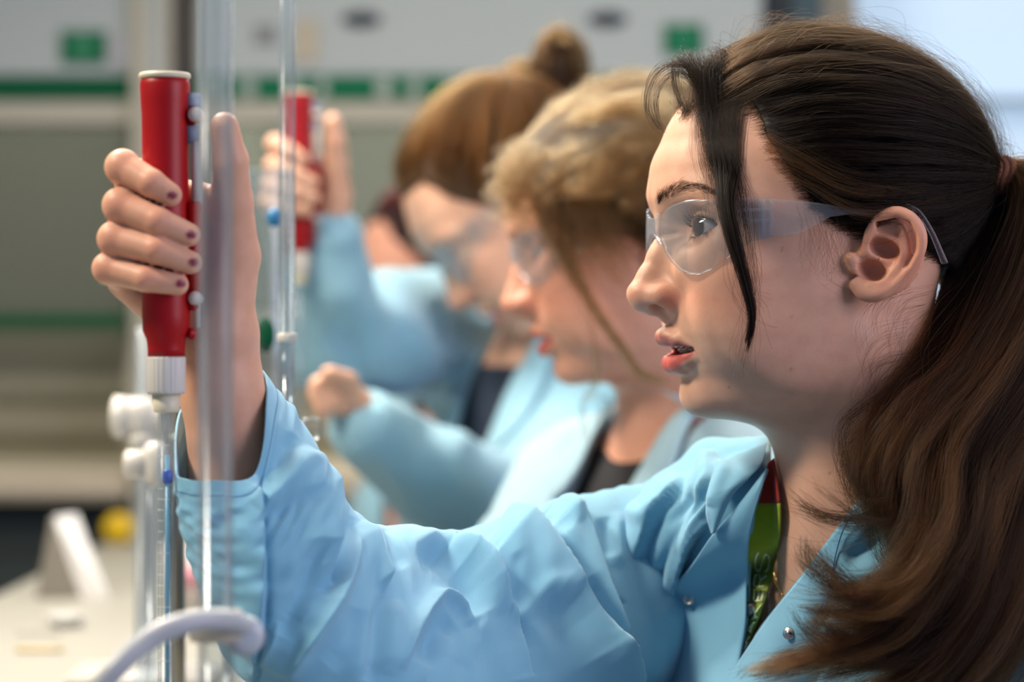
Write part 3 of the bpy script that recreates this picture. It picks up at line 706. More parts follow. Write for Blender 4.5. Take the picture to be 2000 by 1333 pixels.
    nb = sum(len(s_) for s_ in E)
    for sy in (1, -1):
        for up, n, L0 in ((1, 80, 7.0), (0, 36, 3.4)):
            az = g.uniform(-44, 74, n); eu, elo, t = lids(az); el = np.radians(eu if up else elo); a = np.radians(az)
            d = np.stack([np.cos(a) * np.cos(el), np.sin(a) * np.cos(el), np.sin(el)], 1); root = EYE + d * 14.0
            ln = (L0 * g.uniform(.7, 1.1, n) * (0.75 + .35 * t))[:, None, None]; s_ = 1 if up else -1
            out_ = d * (1, 1, .1) + np.array([0, .25, -.22 * s_]); out_ /= np.linalg.norm(out_, axis=1)[:, None]; tt = np.linspace(0, 1, 40)[None, :, None]
            S = root[:, None] + out_[:, None] * ln * tt + np.array([0, 0, 1.0 * s_]) * ln * .95 * tt ** 2.0 + g.normal(size=(n, 1, 3)) * tt * .6
            S[:, :, 1] *= sy; E.append(S)
    El = np.vstack(E)
    curves_obj('eyebrow_hair', from_head(El[:nb]) / 1000, tones(g, nb, .15, .12), 4.5e-5, 2e-5, H_DARK, person)
    curves_obj('eyelash_hair', from_head(El[nb:]) / 1000, tones(g, len(El) - nb, .0, .02), 9e-5, 4e-5, H_DARK, person)
    # the ponytail: gathered at the tie, brought forward over the shoulder
    D = []
    guides = [
     ([(1950, 345, .058), (1990, 330, .055), (2060, 400, .045), (2080, 560, .02), (2000, 760, -.02), (1900, 950, -.05), (1850, 1100, -.07), (1760, 1230, -.08), (1560, 1300, -.085)], 22, 2600),
     ([(1950, 345, .058), (1990, 340, .052), (2030, 430, .04), (2010, 600, .015), (1930, 760, -.02), (1850, 900, -.05), (1830, 1050, -.07), (1740, 1180, -.08), (1600, 1190, -.085)], 22, 2600),
     ([(1950, 350, .058), (1985, 350, .05), (2000, 460, .035), (1950, 620, .01), (1870, 740, -.015), (1790, 830, -.04), (1745, 940, -.05), (1780, 1060, -.06), (1860, 1130, -.065)], 22, 2400),
     ([(1950, 350, .058), (1990, 350, .055), (2050, 470, .05), (2050, 700, .03), (1990, 900, -.02), (1950, 1050, -.05), (1900, 1200, -.07), (1800, 1330, -.08), (1650, 1400, -.085)], 26, 2600),
     ([(1950, 350, .058), (1990, 350, .06), (2080, 500, .06), (2120, 760, .04), (2060, 950, .0), (2010, 1100, -.04), (1960, 1250, -.06), (1860, 1380, -.075), (1750, 1480, -.08)], 28, 2400),
     ([(1950, 350, .060), (1975, 380, .055), (1965, 520, .045), (1900, 640, .03), (1830, 730, .01), (1755, 790, -.015), (1705, 870, -.03), (1715, 960, -.04), (1800, 1000, -.05)], 17, 1800),
     ([(1950, 350, .060), (1985, 370, .055), (1990, 540, .04), (1930, 700, .01), (1860, 820, -.02), (1780, 900, -.045), (1740, 1000, -.06), (1640, 1010, -.07), (1560, 965, -.07)], 9, 260),
     ([(1950, 350, .060), (1985, 370, .055), (2000, 560, .03), (1960, 760, -.01), (1880, 980, -.05), (1800, 1130, -.07), (1680, 1160, -.08), (1600, 1110, -.085), (1572, 1060, -.085)], 9, 420),
     ([(1950, 350, .060), (1985, 370, .055), (2010, 560, .03), (1980, 800, -.01), (1900, 1030, -.05), (1800, 1200, -.07), (1680, 1260, -.08), (1540, 1290, -.085), (1485, 1320, -.085)], 12, 700),
     ([(1950, 350, .060), (1990, 400, .055), (2020, 600, .03), (2010, 850, -.01), (1960, 1050, -.04), (1850, 1230, -.07), (1760, 1290, -.08), (1620, 1255, -.085), (1560, 1200, -.085)], 12, 500),
    ]
    guides += [
     ([(1945, 350, .062), (1960, 400, .060), (1925, 500, .055), (1880, 600, .045), (1850, 720, .03), (1840, 850, .01), (1880, 980, -.01)], 24, 2200),
     ([(1940, 360, .062), (1925, 450, .058), (1880, 540, .05), (1830, 640, .035), (1800, 740, .015), (1780, 820, .0), (1800, 900, -.02)], 18, 1700),
     ([(1950, 350, .060), (2000, 420, .06), (2020, 560, .06), (1990, 700, .05), (1960, 860, .03), (1960, 1000, .0), (1960, 1150, -.02)], 28, 2000)]
    for ctrl, sp, n in guides:
        c = np.array(W3(ctrl))
        # each mass is made of smaller locks around it
        k = max(2, n // 60)
        for q in range(k):
            offv = g.normal(size=3) * sp * 0.42 * np.array([1, .8, .6]); w_ = np.interp(np.linspace(0, 1, len(c)), [0, .12, .35, 1], [0, .25, .8, 1.15])[:, None]
            cc = c + offv * w_ + g.normal(size=c.shape) * 2.2 * w_
            D.append(lock(g, cc, n // k, [3, 4, 5, 6, 5, 4, 3, 2.2], curl=g.uniform(1.5, 4.6), freq=g.uniform(1.6, 3.4), frizz=1.0, m=40))
    for k in range(60):   # stray single strands around the lengths
        ctrl, sp, n = guides[g.integers(len(guides))]; c = np.array(W3(ctrl)); w_ = np.linspace(0, 1, len(c))[:, None]
        D.append(lock(g, c + g.normal(size=3) * sp * .9 * w_ + g.normal(size=c.shape) * 5 * w_, 3, [2, 4, 7, 9], curl=3, freq=2, frizz=3))
    P = push_out(np.vstack(D), lambda q: np.minimum(head_f(to_head(q)), torso_f(q) - 24), 2.5)
    curves_obj('ponytail_hair', P / 1000, np.clip(np.repeat(g.beta(0.7, 1.9, len(D)), [len(d) for d in D]) + .12 * g.normal(size=len(P)), 0, 1), 6.5e-5, 4.5e-5, H_WARM, person)
    mb = MB()
    a = from_head(TIE) / 1000
    for q in (-.004, 0.0, .004): mb.tube([a + np.array([q + .002, 0, 0]) + np.array([.0015 * math.sin(3 * t_), .0105 * math.cos(t_), .0105 * math.sin(t_)]) for t_ in np.linspace(0, 2 * np.pi, 40)], .0026, 8, cap=False)
    mb.build('hair_tie', noise_bump(mat('brown_elastic', srgb(120, 72, 50), .8), 900, .5), person, label='brown fabric hair tie')
# ---------------------------------------------------------------- safety glasses, head frame
M_LENS = glass_mat('clear_polycarbonate', haze=0.035, gloss=0.05, hazecol=(0.72, 0.78, 0.84, 1), blend=0.30)
M_TEMPLE = glass_mat('clear_polycarbonate_thick', haze=0.055, gloss=0.06, hazecol=(0.84, 0.82, 0.88, 1), blend=0.3)
LC = catmull([(98.0, 0), (98.4, 7), (97.5, 16), (95.5, 27), (91, 39), (83, 50), (72, 58.5), (58, 65.5), (42, 70), (22, 73.5), (0, 75.5), (-20, 76), (-36, 74)], 400)
LC_S = np.concatenate([[0], np.cumsum(np.linalg.norm(np.diff(LC, axis=0), axis=1))])
def lc_px(xy, z=15.0, to=from_head):
    w_ = to(np.c_[xy, np.full(len(xy), z)]); return 1000 + w_[:, 0] / (1400 + w_[:, 1]) * FPX
LC_PX = lc_px(LC)
def s_of_px(px): 
    k = np.argmax(LC_S > 9); return np.interp(px, LC_PX[k:], LC_S[k:])
def z_of_py(px, py):
    s = s_of_px(px); xy = np.c_[np.interp(s, LC_S, LC[:, 0]), np.interp(s, LC_S, LC[:, 1])].reshape(-1, 2)
    w_ = from_head(np.c_[xy, np.zeros(len(xy))]); return (1250 - (np.asarray(py) - 666.5) / FPX * (1400 + w_[:, 1])) - HO[2]
def strip(to, top, bot, n=60, m=14, sy=1, thick=0.0016, out=0.0, bulge=0.0):
    """sheet lying on the lens curve between two traced edges"""
    tp = np.array(top, float); bt = np.array(bot, float)
    st, sb = s_of_px(tp[:, 0]), s_of_px(bt[:, 0]); zt, zb = z_of_py(tp[:, 0], tp[:, 1]), z_of_py(bt[:, 0], bt[:, 1])
    s0, s1 = max(st[0], sb[0]), min(st[-1], sb[-1]); q = (1 - np.cos(np.linspace(0, np.pi, n))) / 2; s = s0 + (s1 - s0) * q
    Zt, Zb = np.interp(s, st, zt), np.interp(s, sb, zb); v = np.linspace(0, 1, m)
    z = Zb[:, None] * (1 - v) + Zt[:, None] * v
    x = np.interp(s, LC_S, LC[:, 0])[:, None] - 0.0018 * (z - 15) ** 2 * np.clip((np.interp(s, LC_S, LC[:, 0])[:, None] - 20) / 60, 0, 1)
    y = np.interp(s, LC_S, LC[:, 1])[:, None] + out + 0 * z
    G = np.stack([x, y * sy, z], -1); G = to(G.reshape(-1, 3)).reshape(n, m, 3) / 1000
    mb = MB(); mb.grid(G if sy > 0 else G[::-1], thick); return mb
L_TOP = [(1291, 452), (1292, 432), (1297, 416), (1306, 405), (1320, 398), (1340, 392), (1380, 388), (1440, 387), (1506, 388)]
L_BOT = [(1291, 453), (1293, 470), (1299, 490), (1309, 508), (1324, 526), (1340, 535), (1358, 537), (1385, 528), (1410, 512), (1440, 489), (1470, 472), (1506, 462)]
T_TOP = [(1480, 388), (1506, 388), (1570, 393), (1620, 401), (1660, 409), (1700, 412), (1740, 408), (1785, 405)]
T_BOT = [(1480, 469), (1506, 462), (1540, 460), (1562, 456), (1590, 440), (1620, 424), (1660, 419), (1700, 421), (1740, 418), (1785, 414)]
def make_glasses(name, to, label, loc, detail=True, mats=None):
    ml, mt = mats or (M_LENS, M_TEMPLE)
    root = empty(name, tuple(loc), label, 'safety glasses')
    for sy in (1, -1):
        strip(to, L_TOP, L_BOT, sy=sy, n=90, m=24).build('lens', ml, root)
        t = strip(to, T_TOP, T_BOT, sy=sy, out=1.2, n=70, m=8).build('temple', mt, root)
        if detail:
            h = strip(to, [(1486, 388), (1493, 388)], [(1486, 468), (1493, 466)], sy=sy, out=1.8, n=8, m=6, thick=.0040)
            s_ = strip(to, [(1502, 388), (1508, 388)], [(1502, 463), (1508, 461)], sy=sy, out=1.8, n=8, m=6, thick=.0036); h.add(np.vstack(s_.v), s_.f)
            for dz in (0, 13): 
                s_ = strip(to, [(1440, 409 + dz * 1.6), (1500, 407 + dz * 1.6)], [(1440, 415 + dz * 1.6), (1500, 413 + dz * 1.6)], sy=sy, out=2.0, n=10, m=4, thick=.0016); h.add(np.vstack(s_.v), s_.f)
            h.build('hinge', mt, t)
            e = MB(); p = to(np.array([(-30, 76 * sy, 29), (-38, 76 * sy, 25), (-46, 75 * sy, 14), (-52, 74 * sy, 2), (-55, 73 * sy, -4)], float)) / 1000
            e.tube(catmull(p, 16), np.linspace(.0022, .0035, 16), 10, flat=.5); e.build('temple_tip', mt, t)
    # saddle between the lenses
    n, m = 22, 10; v = np.linspace(0, 1, m); yy = np.linspace(-13, 13, n)
    G = np.zeros((n, m, 3))
    for i, y in enumerate(yy):
        k = abs(y) / 13; top = 23.5 + 3.0 * k ** 2; bot = 14 - 6.5 * k ** 1.5
        G[i, :, 0] = 98.4 - 0.0022 * y * y + 0.6 * (1 - k); G[i, :, 1] = y; G[i, :, 2] = bot + (top - bot) * v
    mb = MB(); mb.grid(to(G.reshape(-1, 3)).reshape(n, m, 3) / 1000, .0022); mb.build('bridge', mt, root)
    for sy in ():
        mb = MB(); mb.tube(catmull(to(np.array([(96.5, 9 * sy, 14), (95, 9.5 * sy, 8), (95.5, 11 * sy, 1), (97.5, 13.5 * sy, -4)], float)) / 1000, 14), .0011, 8, flat=1.6); mb.build('nose_pad', mt, root)
    return root
if want('glasses'):
    make_glasses('safety_glasses', from_head, 'clear wraparound safety glasses worn by the woman with the long dark ponytail', from_head((95, 0, 15)) / 1000)
# ---------------------------------------------------------------- lab coat of the woman in front
from mathutils.bvhtree import BVHTree
def fabric_mat(name, col, weave=7000, fuzz=0.25, fine=0.35):
    m = mat(name, col, 0.72, Sheen_Weight=fuzz, Sheen_Roughness=0.5, Specular_IOR_Level=0.25)
    nt = m.node_tree; b = nt.nodes['Principled BSDF']
    tc = nt.nodes.new('ShaderNodeTexCoord'); mp = nt.nodes.new('ShaderNodeMapping'); mp.inputs['Rotation'].default_value = (0.3, 0.6, 0.7)
    w1 = nt.nodes.new('ShaderNodeTexWave'); w1.inputs['Scale'].default_value = weave / 6.28; w1.inputs['Distortion'].default_value = 0.6; w1.bands_direction = 'DIAGONAL'
    n = nt.nodes.new('ShaderNodeTexNoise'); n.inputs['Scale'].default_value = 160; n.inputs['Detail'].default_value = 4
    n2 = nt.nodes.new('ShaderNodeTexNoise'); n2.inputs['Scale'].default_value = 38; n2.inputs['Detail'].default_value = 3
    a1 = nt.nodes.new('ShaderNodeMath'); a1.operation = 'MULTIPLY_ADD'; a1.inputs[1].default_value = 1.8
    a2 = nt.nodes.new('ShaderNodeMath'); a2.operation = 'MULTIPLY_ADD'; a2.inputs[1].default_value = 3.5
    bp = nt.nodes.new('ShaderNodeBump'); bp.inputs['Strength'].default_value = fine; bp.inputs['Distance'].default_value = 0.00045
    L = nt.links.new
    L(tc.outputs['Object'], mp.inputs['Vector']); L(mp.outputs['Vector'], w1.inputs['Vector'])
    for q in (n, n2): L(tc.outputs['Object'], q.inputs['Vector'])
    L(n.outputs['Fac'], a1.inputs[0]); L(w1.outputs['Fac'], a1.inputs[2]); L(n2.outputs['Fac'], a2.inputs[0]); L(a1.outputs[0], a2.inputs[2])
    L(a2.outputs[0], bp.inputs['Height']); L(bp.outputs['Normal'], b.inputs['Normal'])
    return m
M_COAT = fabric_mat('blue_cotton', (0.195, 0.475, 0.665, 1), fuzz=.45)
M_COATB = M_COAT
M_THREAD = mat('blue_thread', (0.03, 0.16, 0.34, 1), 0.7)
def coatbase_f(P):
    T = to_torso(P).astype(np.float32); U = T.copy(); U[:, 1] = np.abs(U[:, 1])
    f = ell(T, (-4, 0, -230), (116, 172, 225))
    f = smin(f, rc(U, (-16, 24, -32), (-10, 152, -66), 50, 58), 26)
    f = smin(f, ell(U, (60, 70, -205), (62, 74, 85)), 34)
    sh = chain(P, [(*M(1270, 1000, .165), 17), (*M(1335, 965, .145), 17), (*M(1392, 908, .125), 16), (*M(1490, 903, .105), 16)], 6)
    sh = smin(sh, rc(P, M(1330, 1050, .115), M(1445, 990, .080), 34, 30), 26)
    f = smin(f, sh, 20)
    f = smin(f, rc(to_head(P).astype(np.float32), (-32, 0, -158), (-38, 0, -210), 61, 70), 26)
    f = smin(f, rc(P, from_torso((-6, 158, -74)), from_torso((20, 196, -330)), 58, 54), 24)
    return f
def chest_f(P): return np.minimum(smin(rc(to_head(P).astype(np.float32), (-24, 0, -30), (-36, 0, -185), 49, 54), torso_f(P), 18), 1e5)
def pix(V):
    V = np.asarray(V); D = 1400 + V[:, 1]; return 1000 + V[:, 0] / D * FPX, 666.5 - (V[:, 2] - 1250) / D * FPX
def poly_dist(px, py, L):
    """distance and side of points from a polyline, plus place along it"""
    L = catmull(np.array(L, float), max(24, 10 * len(L))); best = np.full(len(px), 1e9); side = np.zeros(len(px)); al = np.zeros(len(px))
    for k in range(len(L) - 1):
        a, b = L[k], L[k + 1]; d = b - a; q = np.c_[px - a[0], py - a[1]]; t = np.clip((q @ d) / (d @ d + 1e-9), 0, 1)
        r = q - t[:, None] * d; ds = np.sqrt((r ** 2).sum(1)); m = ds < best; best[m] = ds[m]
        side[m] = np.sign(d[0] * q[m, 1] - d[1] * q[m, 0]); al[m] = (k + t[m]) / (len(L) - 1)
    return best, side, al
def folds(V, N, strokes, gain=2.2):
    """push the cloth out and in along the fold lines; V mm, N unit normals"""
    px, py = pix(V); ray = V - np.array([0, -1400, 1250.0]); ray /= np.linalg.norm(ray, axis=1)[:, None]
    front = np.clip(-(N * ray).sum(1) * 3 + 0.35, 0, 1); disp = np.zeros(len(V))
    for kind, w_, amp, L in strokes:
        arr = np.array(L); mg = 4 * w_ + 20
        m = (px > arr[:, 0].min() - mg) & (px < arr[:, 0].max() + mg) & (py > arr[:, 1].min() - mg) & (py < arr[:, 1].max() + mg)
        if not m.any(): continue
        d, sd, al = poly_dist(px[m], py[m], L); tp = np.clip(np.minimum(al, 1 - al) * 5, 0, 1) ** 0.7 if kind != 'open' else 1
        if kind == 'r': g_ = np.exp(-(d / w_) ** 2)
        elif kind == 'c': g_ = 1 / (1 + (d / (w_ * .5)) ** 2) * np.exp(-(d / (2.2 * w_)) ** 2)       # sharp crest
        elif kind in ('s', 'open'):                                                                   # overlap: high on the left of the line, drops on its right
            g_ = np.where(sd < 0, np.exp(-(d / (w_ * 1.6)) ** 2), -0.45 * np.exp(-(d / (w_ * .5)) ** 2) + 1.45 * np.exp(-(d / (w_ * .10)) ** 2))
        disp[m] += amp * g_ * tp * gain * {'r': .52, 'c': .7, 's': 1.0, 'open': 1.0}[kind]
    return V + N * (disp * front)[:, None]
def vnorm_grid(G, closed=True):
    """normals of an (n,m) ring grid"""
    du = np.gradient(G, axis=0)
    dv = (np.roll(G, -1, 1) - np.roll(G, 1, 1)) if closed else np.gradient(G, axis=1)
    N = np.cross(du, dv); return N / (np.linalg.norm(N, axis=2)[..., None] + 1e-9)
def loft(rings, nr, ns):
    """rings: list of closed control polygons (same count); returns (nr, ns, 3) smooth loft"""
    R = []
    for r in rings:
        r = np.array(r, float); c = np.vstack([r[-1:], r, r[:2]]); k = len(r)
        t = np.linspace(0, k, ns, endpoint=False); i = t.astype(int); f = (t - i)[:, None]; c = np.vstack([r[-1], r, r[0], r[1]])
        p0, p1, p2, p3 = c[i], c[i + 1], c[i + 2], c[np.minimum(i + 3, k + 2)]
        R.append(0.5 * (2 * p1 + (p2 - p0) * f + (2 * p0 - 5 * p1 + 4 * p2 - p3) * f ** 2 + (3 * p1 - p0 - 3 * p2 + p3) * f ** 3))
    R = np.array(R); L_ = catmull(R.reshape(len(R), -1), nr).reshape(nr, ns, 3); return L_
def box_smooth(G, k, ax):
    for _ in range(k): G = (np.roll(G, 1, ax) + 2 * G + np.roll(G, -1, ax)) / 4
    return G
RINGS = [  # each: left, near-left, near, near-right, right, far-right, far, far-left   (px, py, depth)
 [(341, 915, -.098), (360, 936, -.112), (420, 939, -.118), (497, 926, -.108), (521, 800, -.085), (512, 722, -.050), (430, 735, -.030), (352, 800, -.045)],
 [(343, 965, -.098), (365, 990, -.114), (425, 996, -.122), (503, 985, -.116), (548, 860, -.090), (550, 772, -.045), (450, 800, -.020), (362, 860, -.040)],
 [(352, 1025, -.096), (380, 1060, -.116), (445, 1075, -.126), (530, 1050, -.120), (596, 920, -.092), (598, 836, -.040), (490, 860, -.010), (385, 930, -.035)],
 [(372, 1095, -.092), (405, 1140, -.116), (480, 1160, -.128), (575, 1125, -.122), (636, 990, -.088), (636, 915, -.032), (530, 940, .002), (420, 1010, -.028)],
 [(398, 1170, -.086), (440, 1225, -.112), (530, 1255, -.126), (640, 1210, -.118), (690, 1070, -.078), (664, 968, -.020), (580, 1000, .020), (460, 1090, -.018)],
 [(440, 1260, -.076), (500, 1340, -.104), (620, 1370, -.118), (735, 1290, -.106), (752, 1130, -.060), (722, 1022, -.004), (640, 1060, .040), (520, 1180, -.004)],
 [(540, 1370, -.056), (640, 1440, -.086), (760, 1450, -.098), (840, 1340, -.084), (840, 1165, -.036), (806, 1030, .016), (740, 1070, .068), (640, 1240, .020)],
 [(690, 1450, -.020), (780, 1500, -.054), (880, 1480, -.068), (930, 1350, -.054), (928, 1180, -.010), (900, 1048, .040), (850, 1080, .098), (770, 1300, .060)],
 [(860, 1440, .030), (920, 1500, -.014), (1000, 1470, -.036), (1040, 1340, -.020), (1030, 1160, .020), (1000, 1012, .070), (960, 1060, .130), (900, 1280, .100)],
 [(1000, 1400, .090), (1050, 1460, .040), (1120, 1440, .008), (1160, 1320, .020), (1150, 1140, .056), (1110, 982, .104), (1080, 1040, .170), (1030, 1230, .150)],
 [(1120, 1360, .150), (1170, 1420, .100), (1230, 1390, .060), (1270, 1290, .060), (1260, 1120, .086), (1212, 952, .138), (1190, 1020, .210), (1140, 1190, .200)],
 [(1200, 1330, .190), (1250, 1390, .150), (1310, 1350, .110), (1350, 1260, .100), (1345, 1110, .110), (1300, 950, .160), (1280, 1010, .230), (1220, 1160, .240)]]
SLEEVE_STROKES = [
 # crisp overlaps
 ('s', 46, 7.5, [(1300, 1420), (1194, 1285), (1130, 1190), (1070, 1090), (1030, 1030), (992, 1000)]),
 ('s', 34, 6.0, [(1240, 1330), (1208, 1240), (1178, 1160), (1150, 1080), (1125, 1010), (1104, 978)]),
 ('s', 30, 5.5, [(1045, 1380), (1005, 1230), (960, 1140), (925, 1090), (880, 1060)]),
 ('s', 22, 4.0, [(650, 1145), (646, 1090), (645, 1020), (645, 960), (630, 880)]),
 ('c', 13, 5.0, [(705, 1020), (722, 1070), (738, 1120), (748, 1158)]),
 ('r', 20, -4.5, [(640, 1170), (664, 1100), (690, 1040), (706, 1022)]),
 ('r', 16, -3.0, [(745, 1010), (768, 1060), (790, 1110)]),
 ('c', 26, 5.0, [(560, 1333), (610, 1250), (660, 1160), (690, 1080), (705, 1015)]),
 ('r', 26, -5.0, [(545, 1240), (580, 1180), (615, 1120), (628, 1060)]),
 ('r', 22, 4.0, [(500, 1000), (545, 960), (590, 905), (615, 880)]),
 ('r', 20, -3.5, [(505, 960), (530, 920), (560, 880), (575, 850)]),
 ('r', 16, -2.5, [(520, 1010), (570, 985), (625, 960)]),
 ('c', 20, 6.0, [(780, 1310), (815, 1220), (835, 1190), (860, 1168), (900, 1190), (915, 1225)]),
 ('r', 24, -5.0, [(830, 1300), (850, 1240), (880, 1215)]),
 ('r', 26, -6.5, [(820, 1095), (850, 1085), (880, 1105), (905, 1150), (925, 1210)]),
 ('r', 18, 5.0, [(800, 1070), (850, 1052), (910, 1080), (950, 1140), (975, 1210)]),
 ('r', 16, -3.5, [(748, 1165), (742, 1220), (735, 1280), (715, 1333)]),
 ('r', 20, 3.5, [(770, 1170), (770, 1240), (760, 1320)]),
 ('r', 14, 2.5, [(735, 1020), (745, 1060), (750, 1110), (748, 1150)]),
 ('r', 40, -6.5, [(1010, 1330), (1000, 1260), (1010, 1200), (1060, 1190), (1110, 1230), (1150, 1290)]),
 ('r', 22, 5.0, [(985, 1195), (1020, 1198), (1060, 1165), (1100, 1185)]),
 ('r', 20, -4.5, [(1130, 1150), (1160, 1200), (1195, 1270)]),
 ('r', 12, 3.0, [(1060, 985), (1085, 985), (1105, 1000), (1120, 1040)]),
 ('r', 14, -3.0, [(1040, 1030), (1075, 1020), (1100, 1050)]),
 ('r', 12, -2.5, [(1180, 1010), (1184, 1050), (1190, 1090)]),
 ('r', 14, 2.0, [(1205, 1000), (1205, 1060), (1210, 1110)]),
 ('r', 10, -2.0, [(1215, 1170), (1200, 1200)]),
 ('r', 10, -1.6, [(1001, 1095), (1003, 1130), (1006, 1180)]),
 ('r', 30, 2.5, [(900, 1300), (930, 1240), (960, 1260), (985, 1330)]),
 ('r', 26, -2.2, [(640, 1300), (680, 1250), (700, 1190)]),
 ('c', 14, 2.4, [(545, 1215), (530, 1260), (500, 1320)]),
 ('s', 26, 2.6, [(498, 1345), (510, 1240), (516, 1140), (512, 1040), (503, 925)]),
]
TORSO_STROKES = [
 ('s', 30, 3.6, [(1190, 1345), (1222, 1240), (1245, 1130), (1262, 1060), (1290, 1000), (1320, 960), (1335, 930)]),
 ('s', 16, 4.0, [(1300, 1333), (1312, 1200), (1325, 1130), (1350, 1070), (1385, 1020)]),
 ('r', 14, -6.0, [(1225, 1333), (1270, 1200), (1300, 1110), (1330, 1050), (1370, 985), (1430, 930)]),
 ('c', 16, 5.0, [(1238, 1333), (1285, 1190), (1310, 1100), (1345, 1020), (1375, 960), (1395, 880)]),
 ('c', 15, 4.5, [(1330, 1075), (1365, 1010), (1400, 970), (1450, 930), (1480, 890)]),
 ('r', 10, -4.0, [(1300, 1030), (1340, 985), (1372, 940), (1395, 905)]),
 ('r', 14, 5.0, [(1384, 880), (1372, 930), (1350, 975)]),
 ('r', 10, -2.5, [(1400, 900), (1440, 880), (1480, 880)]),
 ('r', 14, 3.0, [(1230, 960), (1240, 1000), (1270, 1010), (1300, 980)]),
 ('r', 12, 2.5, [(1255, 1333), (1275, 1260), (1300, 1190)]),
 ('r', 14, -5.0, [(1258, 1290), (1275, 1230), (1292, 1180)]),
 # her left side, behind the hair
 ('r', 22, -6.0, [(1560, 1330), (1600, 1260), (1650, 1190), (1740, 1180)]),
 ('r', 20, 5.0, [(1640, 1155), (1700, 1120), (1770, 1120), (1800, 1140)]),
 ('r', 16, -4.5, [(1650, 1110), (1700, 1080), (1750, 1010)]),
 ('r', 18, 4.0, [(1600, 1333), (1660, 1270), (1740, 1230)]),
 ('r', 20, -5.0, [(1700, 1333), (1780, 1270), (1880, 1180), (1990, 1090)]),
 ('r', 20, 5.0, [(1760, 1333), (1850, 1270), (1940, 1180), (2010, 1130)]),
 ('r', 16, -5.0, [(1850, 1333), (1920, 1270), (2010, 1200)]),
]
V_LEFT = [(1500, 800), (1500, 905), (1470, 1000), (1462, 1080), (1458, 1200), (1436, 1333), (1420, 1500)]
V_RIGHT = [(1760, 800), (1700, 950), (1640, 1035), (1580, 1115), (1500, 1215), (1418, 1333), (1380, 1400)]
def coat_torso_f(P):
    f = coatbase_f(P)
    px, py = pix(P); T = to_torso(P)
    l = np.interp(py, [q[1] for q in V_LEFT], [q[0] for q in V_LEFT]); r = np.interp(py, [q[1] for q in V_RIGHT], [q[0] for q in V_RIGHT])
    cut = np.maximum(np.maximum(l + 6 - px, px - r + 8) / 3.3, -T[:, 0] - 40)
    # neck hole
    cut = np.minimum(cut, rc(to_head(P).astype(np.float32), (-24, 0, -30), (-36, 0, -150), 58, 58))
    inner = torso_f(P) - 5.0
    return smax(smax(f, -cut, 3), -inner, 1.5) if True else f
